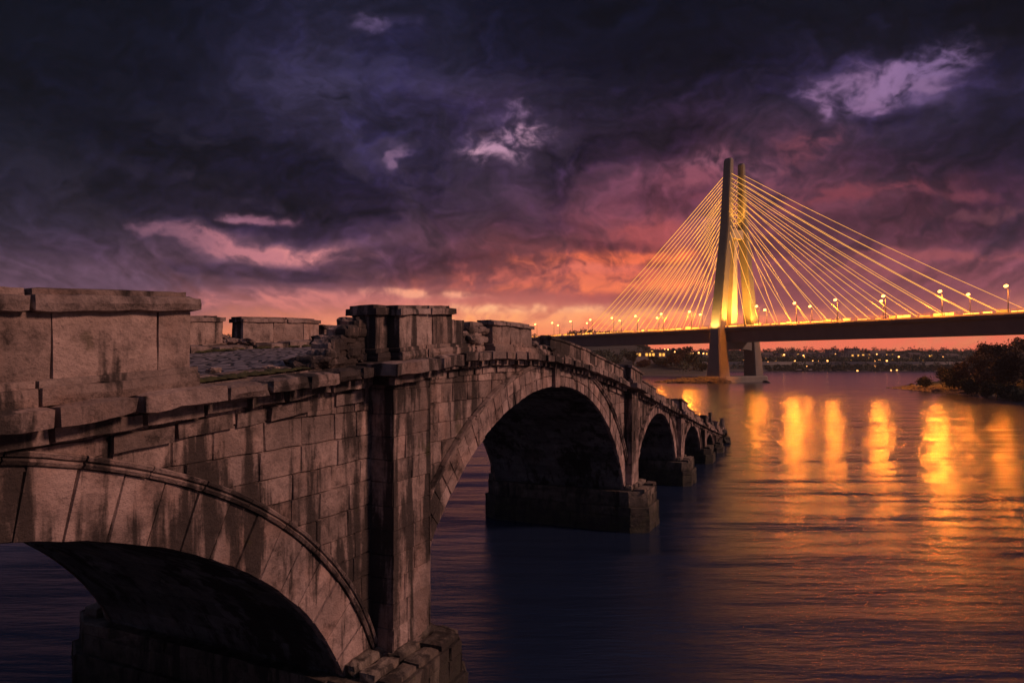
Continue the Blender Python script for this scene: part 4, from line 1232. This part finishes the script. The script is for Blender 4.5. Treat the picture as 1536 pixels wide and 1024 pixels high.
    for (x, y, a, b, c, s, r) in gaps:
        m = sstep(blob(x, y, a * 1.25, b * 1.3, r) * (1 + d0 * 1.5 + fine * .75 + relief2 * .2), .05, 1.25) * s
        lay(np.clip(m * (1 + fine * .25 + relief * .25), 0, 1), c)
    return np.clip(col, 0, 1)

SW, SH = 4096, 2048
buf = np.zeros((SH, SW, 4), 'f4'); buf[..., 3] = 1
to_lin = lambda c: np.where(c <= .04045, c / 12.92, ((c + .055) / 1.055) ** 2.4)
azg = ((np.arange(SW) + .5) / SW - .25) * 2 * np.pi; azg = (azg + np.pi) % (2 * np.pi) - np.pi
elg = ((np.arange(SH) + .5) / SH - .5) * np.pi
# general sky: evening colours low down, unseen blue fill light added overhead and behind the viewer
AZ, EL = np.meshgrid(azg, elg)
st_ = [(-.2, (60, 34, 34)), (0, (150, 86, 84)), (.06, (120, 72, 80)), (.16, (66, 48, 68)), (.4, (28, 28, 50)), (.6, (22, 25, 48))]
far_c = np.stack([np.interp(EL, [a for a, _ in st_], [c[k_] for _, c in st_]) for k_ in range(3)], -1) / 255.
lin = to_lin(far_c)
up = np.maximum(sstep(np.sin(EL), .60, .85), sstep(-np.cos(AZ) * np.cos(EL), .05, .6) * .85 * (EL > -.02))[..., None]
lin = lin * (1 - up) + np.array([.058, .070, .135]) * up
# the clouds of the view, wherever the viewer could look across the river
ci = np.where(np.abs(azg) < 1.02)[0]; ri = np.where((elg > -.03) & (elg < .74))[0]
A_, E_ = np.meshgrid(azg[ci], elg[ri])
c_ = to_lin(sky_colour(768 + F * np.tan(A_), HZ - F * np.tan(E_) / np.cos(A_)))
wgt = ((1 - sstep(np.abs(A_), .80, 1.0)) * (1 - sstep(E_, .56, .72)))[..., None]
sub = lin[np.ix_(ri, ci)]
lin[np.ix_(ri, ci)] = sub * (1 - wgt) + c_ * wgt
buf[..., :3] = lin * np.array([1.04, 1.0, .90])
img = bpy.data.images.new('evening_sky', SW, SH, float_buffer=True); img.colorspace_settings.name = 'Linear Rec.709'
img.pixels.foreach_set(buf.ravel()); img.update(); img.pack()
w = bpy.data.worlds.new('World'); sc.world = w; w.use_nodes = True
nt = w.node_tree; X.nt = nt; nt.nodes.clear()
out = N('ShaderNodeOutputWorld'); bg = N('ShaderNodeBackground'); env = N('ShaderNodeTexEnvironment'); env.image = img
L(N('ShaderNodeTexCoord').outputs['Generated'], env.inputs['Vector'])
sky = N('ShaderNodeTexSky'); sky.sky_type = 'NISHITA'; sky.sun_disc = False; sky.sun_elevation = R(3); sky.sun_rotation = R(97)
L(mix(1., env.outputs[0], mix(1., sky.outputs[0], (.002, .002, .002), 'MULTIPLY'), 'ADD'), bg.inputs[0]); bg.inputs[1].default_value = 1.12
L(bg.outputs[0], out.inputs[0])
w.cycles.sampling_method = 'MANUAL'; w.cycles.sample_map_resolution = 512

# weak, wide, warm low key: the last glow of the western sky
ld = bpy.data.lights.new('sun', 'SUN'); ld.energy = 1.95; ld.angle = R(10); ld.color = (1, .54, .41)
so = bpy.data.objects.new('sun', ld); COL.objects.link(so)
az_s, el_s = R(102), R(32)
dirv = Vector((math.sin(az_s) * math.cos(el_s), math.cos(az_s) * math.cos(el_s), math.sin(el_s)))
so.rotation_euler = dirv.to_track_quat('Z', 'Y').to_euler()

# ------------------------------------------------------------------ air
m = bpy.data.materials.new('evening_haze'); m.use_nodes = True; X.nt = m.node_tree; X.nt.nodes.clear()
o_ = N('ShaderNodeOutputMaterial'); pv = N('ShaderNodeVolumePrincipled'); pv.inputs['Color'].default_value = (.75, .76, .95, 1); pv.inputs['Density'].default_value = .00010
pv.inputs['Anisotropy'].default_value = .3
X.nt.links.new(pv.outputs[0], o_.inputs['Volume'])
mb = MB(); mb.box(-1720, 2345, -520, 1530, -15.5, 104)
o = mb.build('haze', m); tag(o, kind='stuff')

# ------------------------------------------------------------------ camera
cd = bpy.data.cameras.new('camera'); cam = bpy.data.objects.new('camera', cd); COL.objects.link(cam)
cam.location = (0, 0, 10); cam.rotation_euler = (R(90), 0, 0)
cd.sensor_width = 36; cd.lens = 24; cd.shift_y = 28 / 1536
cd.clip_start = .1; cd.clip_end = 20000
sc.camera = cam
sc.view_settings.view_transform = 'Standard'; sc.view_settings.look = 'None'
sc.view_settings.exposure = 0; sc.view_settings.gamma = 1
sc.cycles.use_denoising = True
sc.cycles.max_bounces = 5; sc.cycles.diffuse_bounces = 2; sc.cycles.glossy_bounces = 3
sc.cycles.sample_clamp_indirect = 4
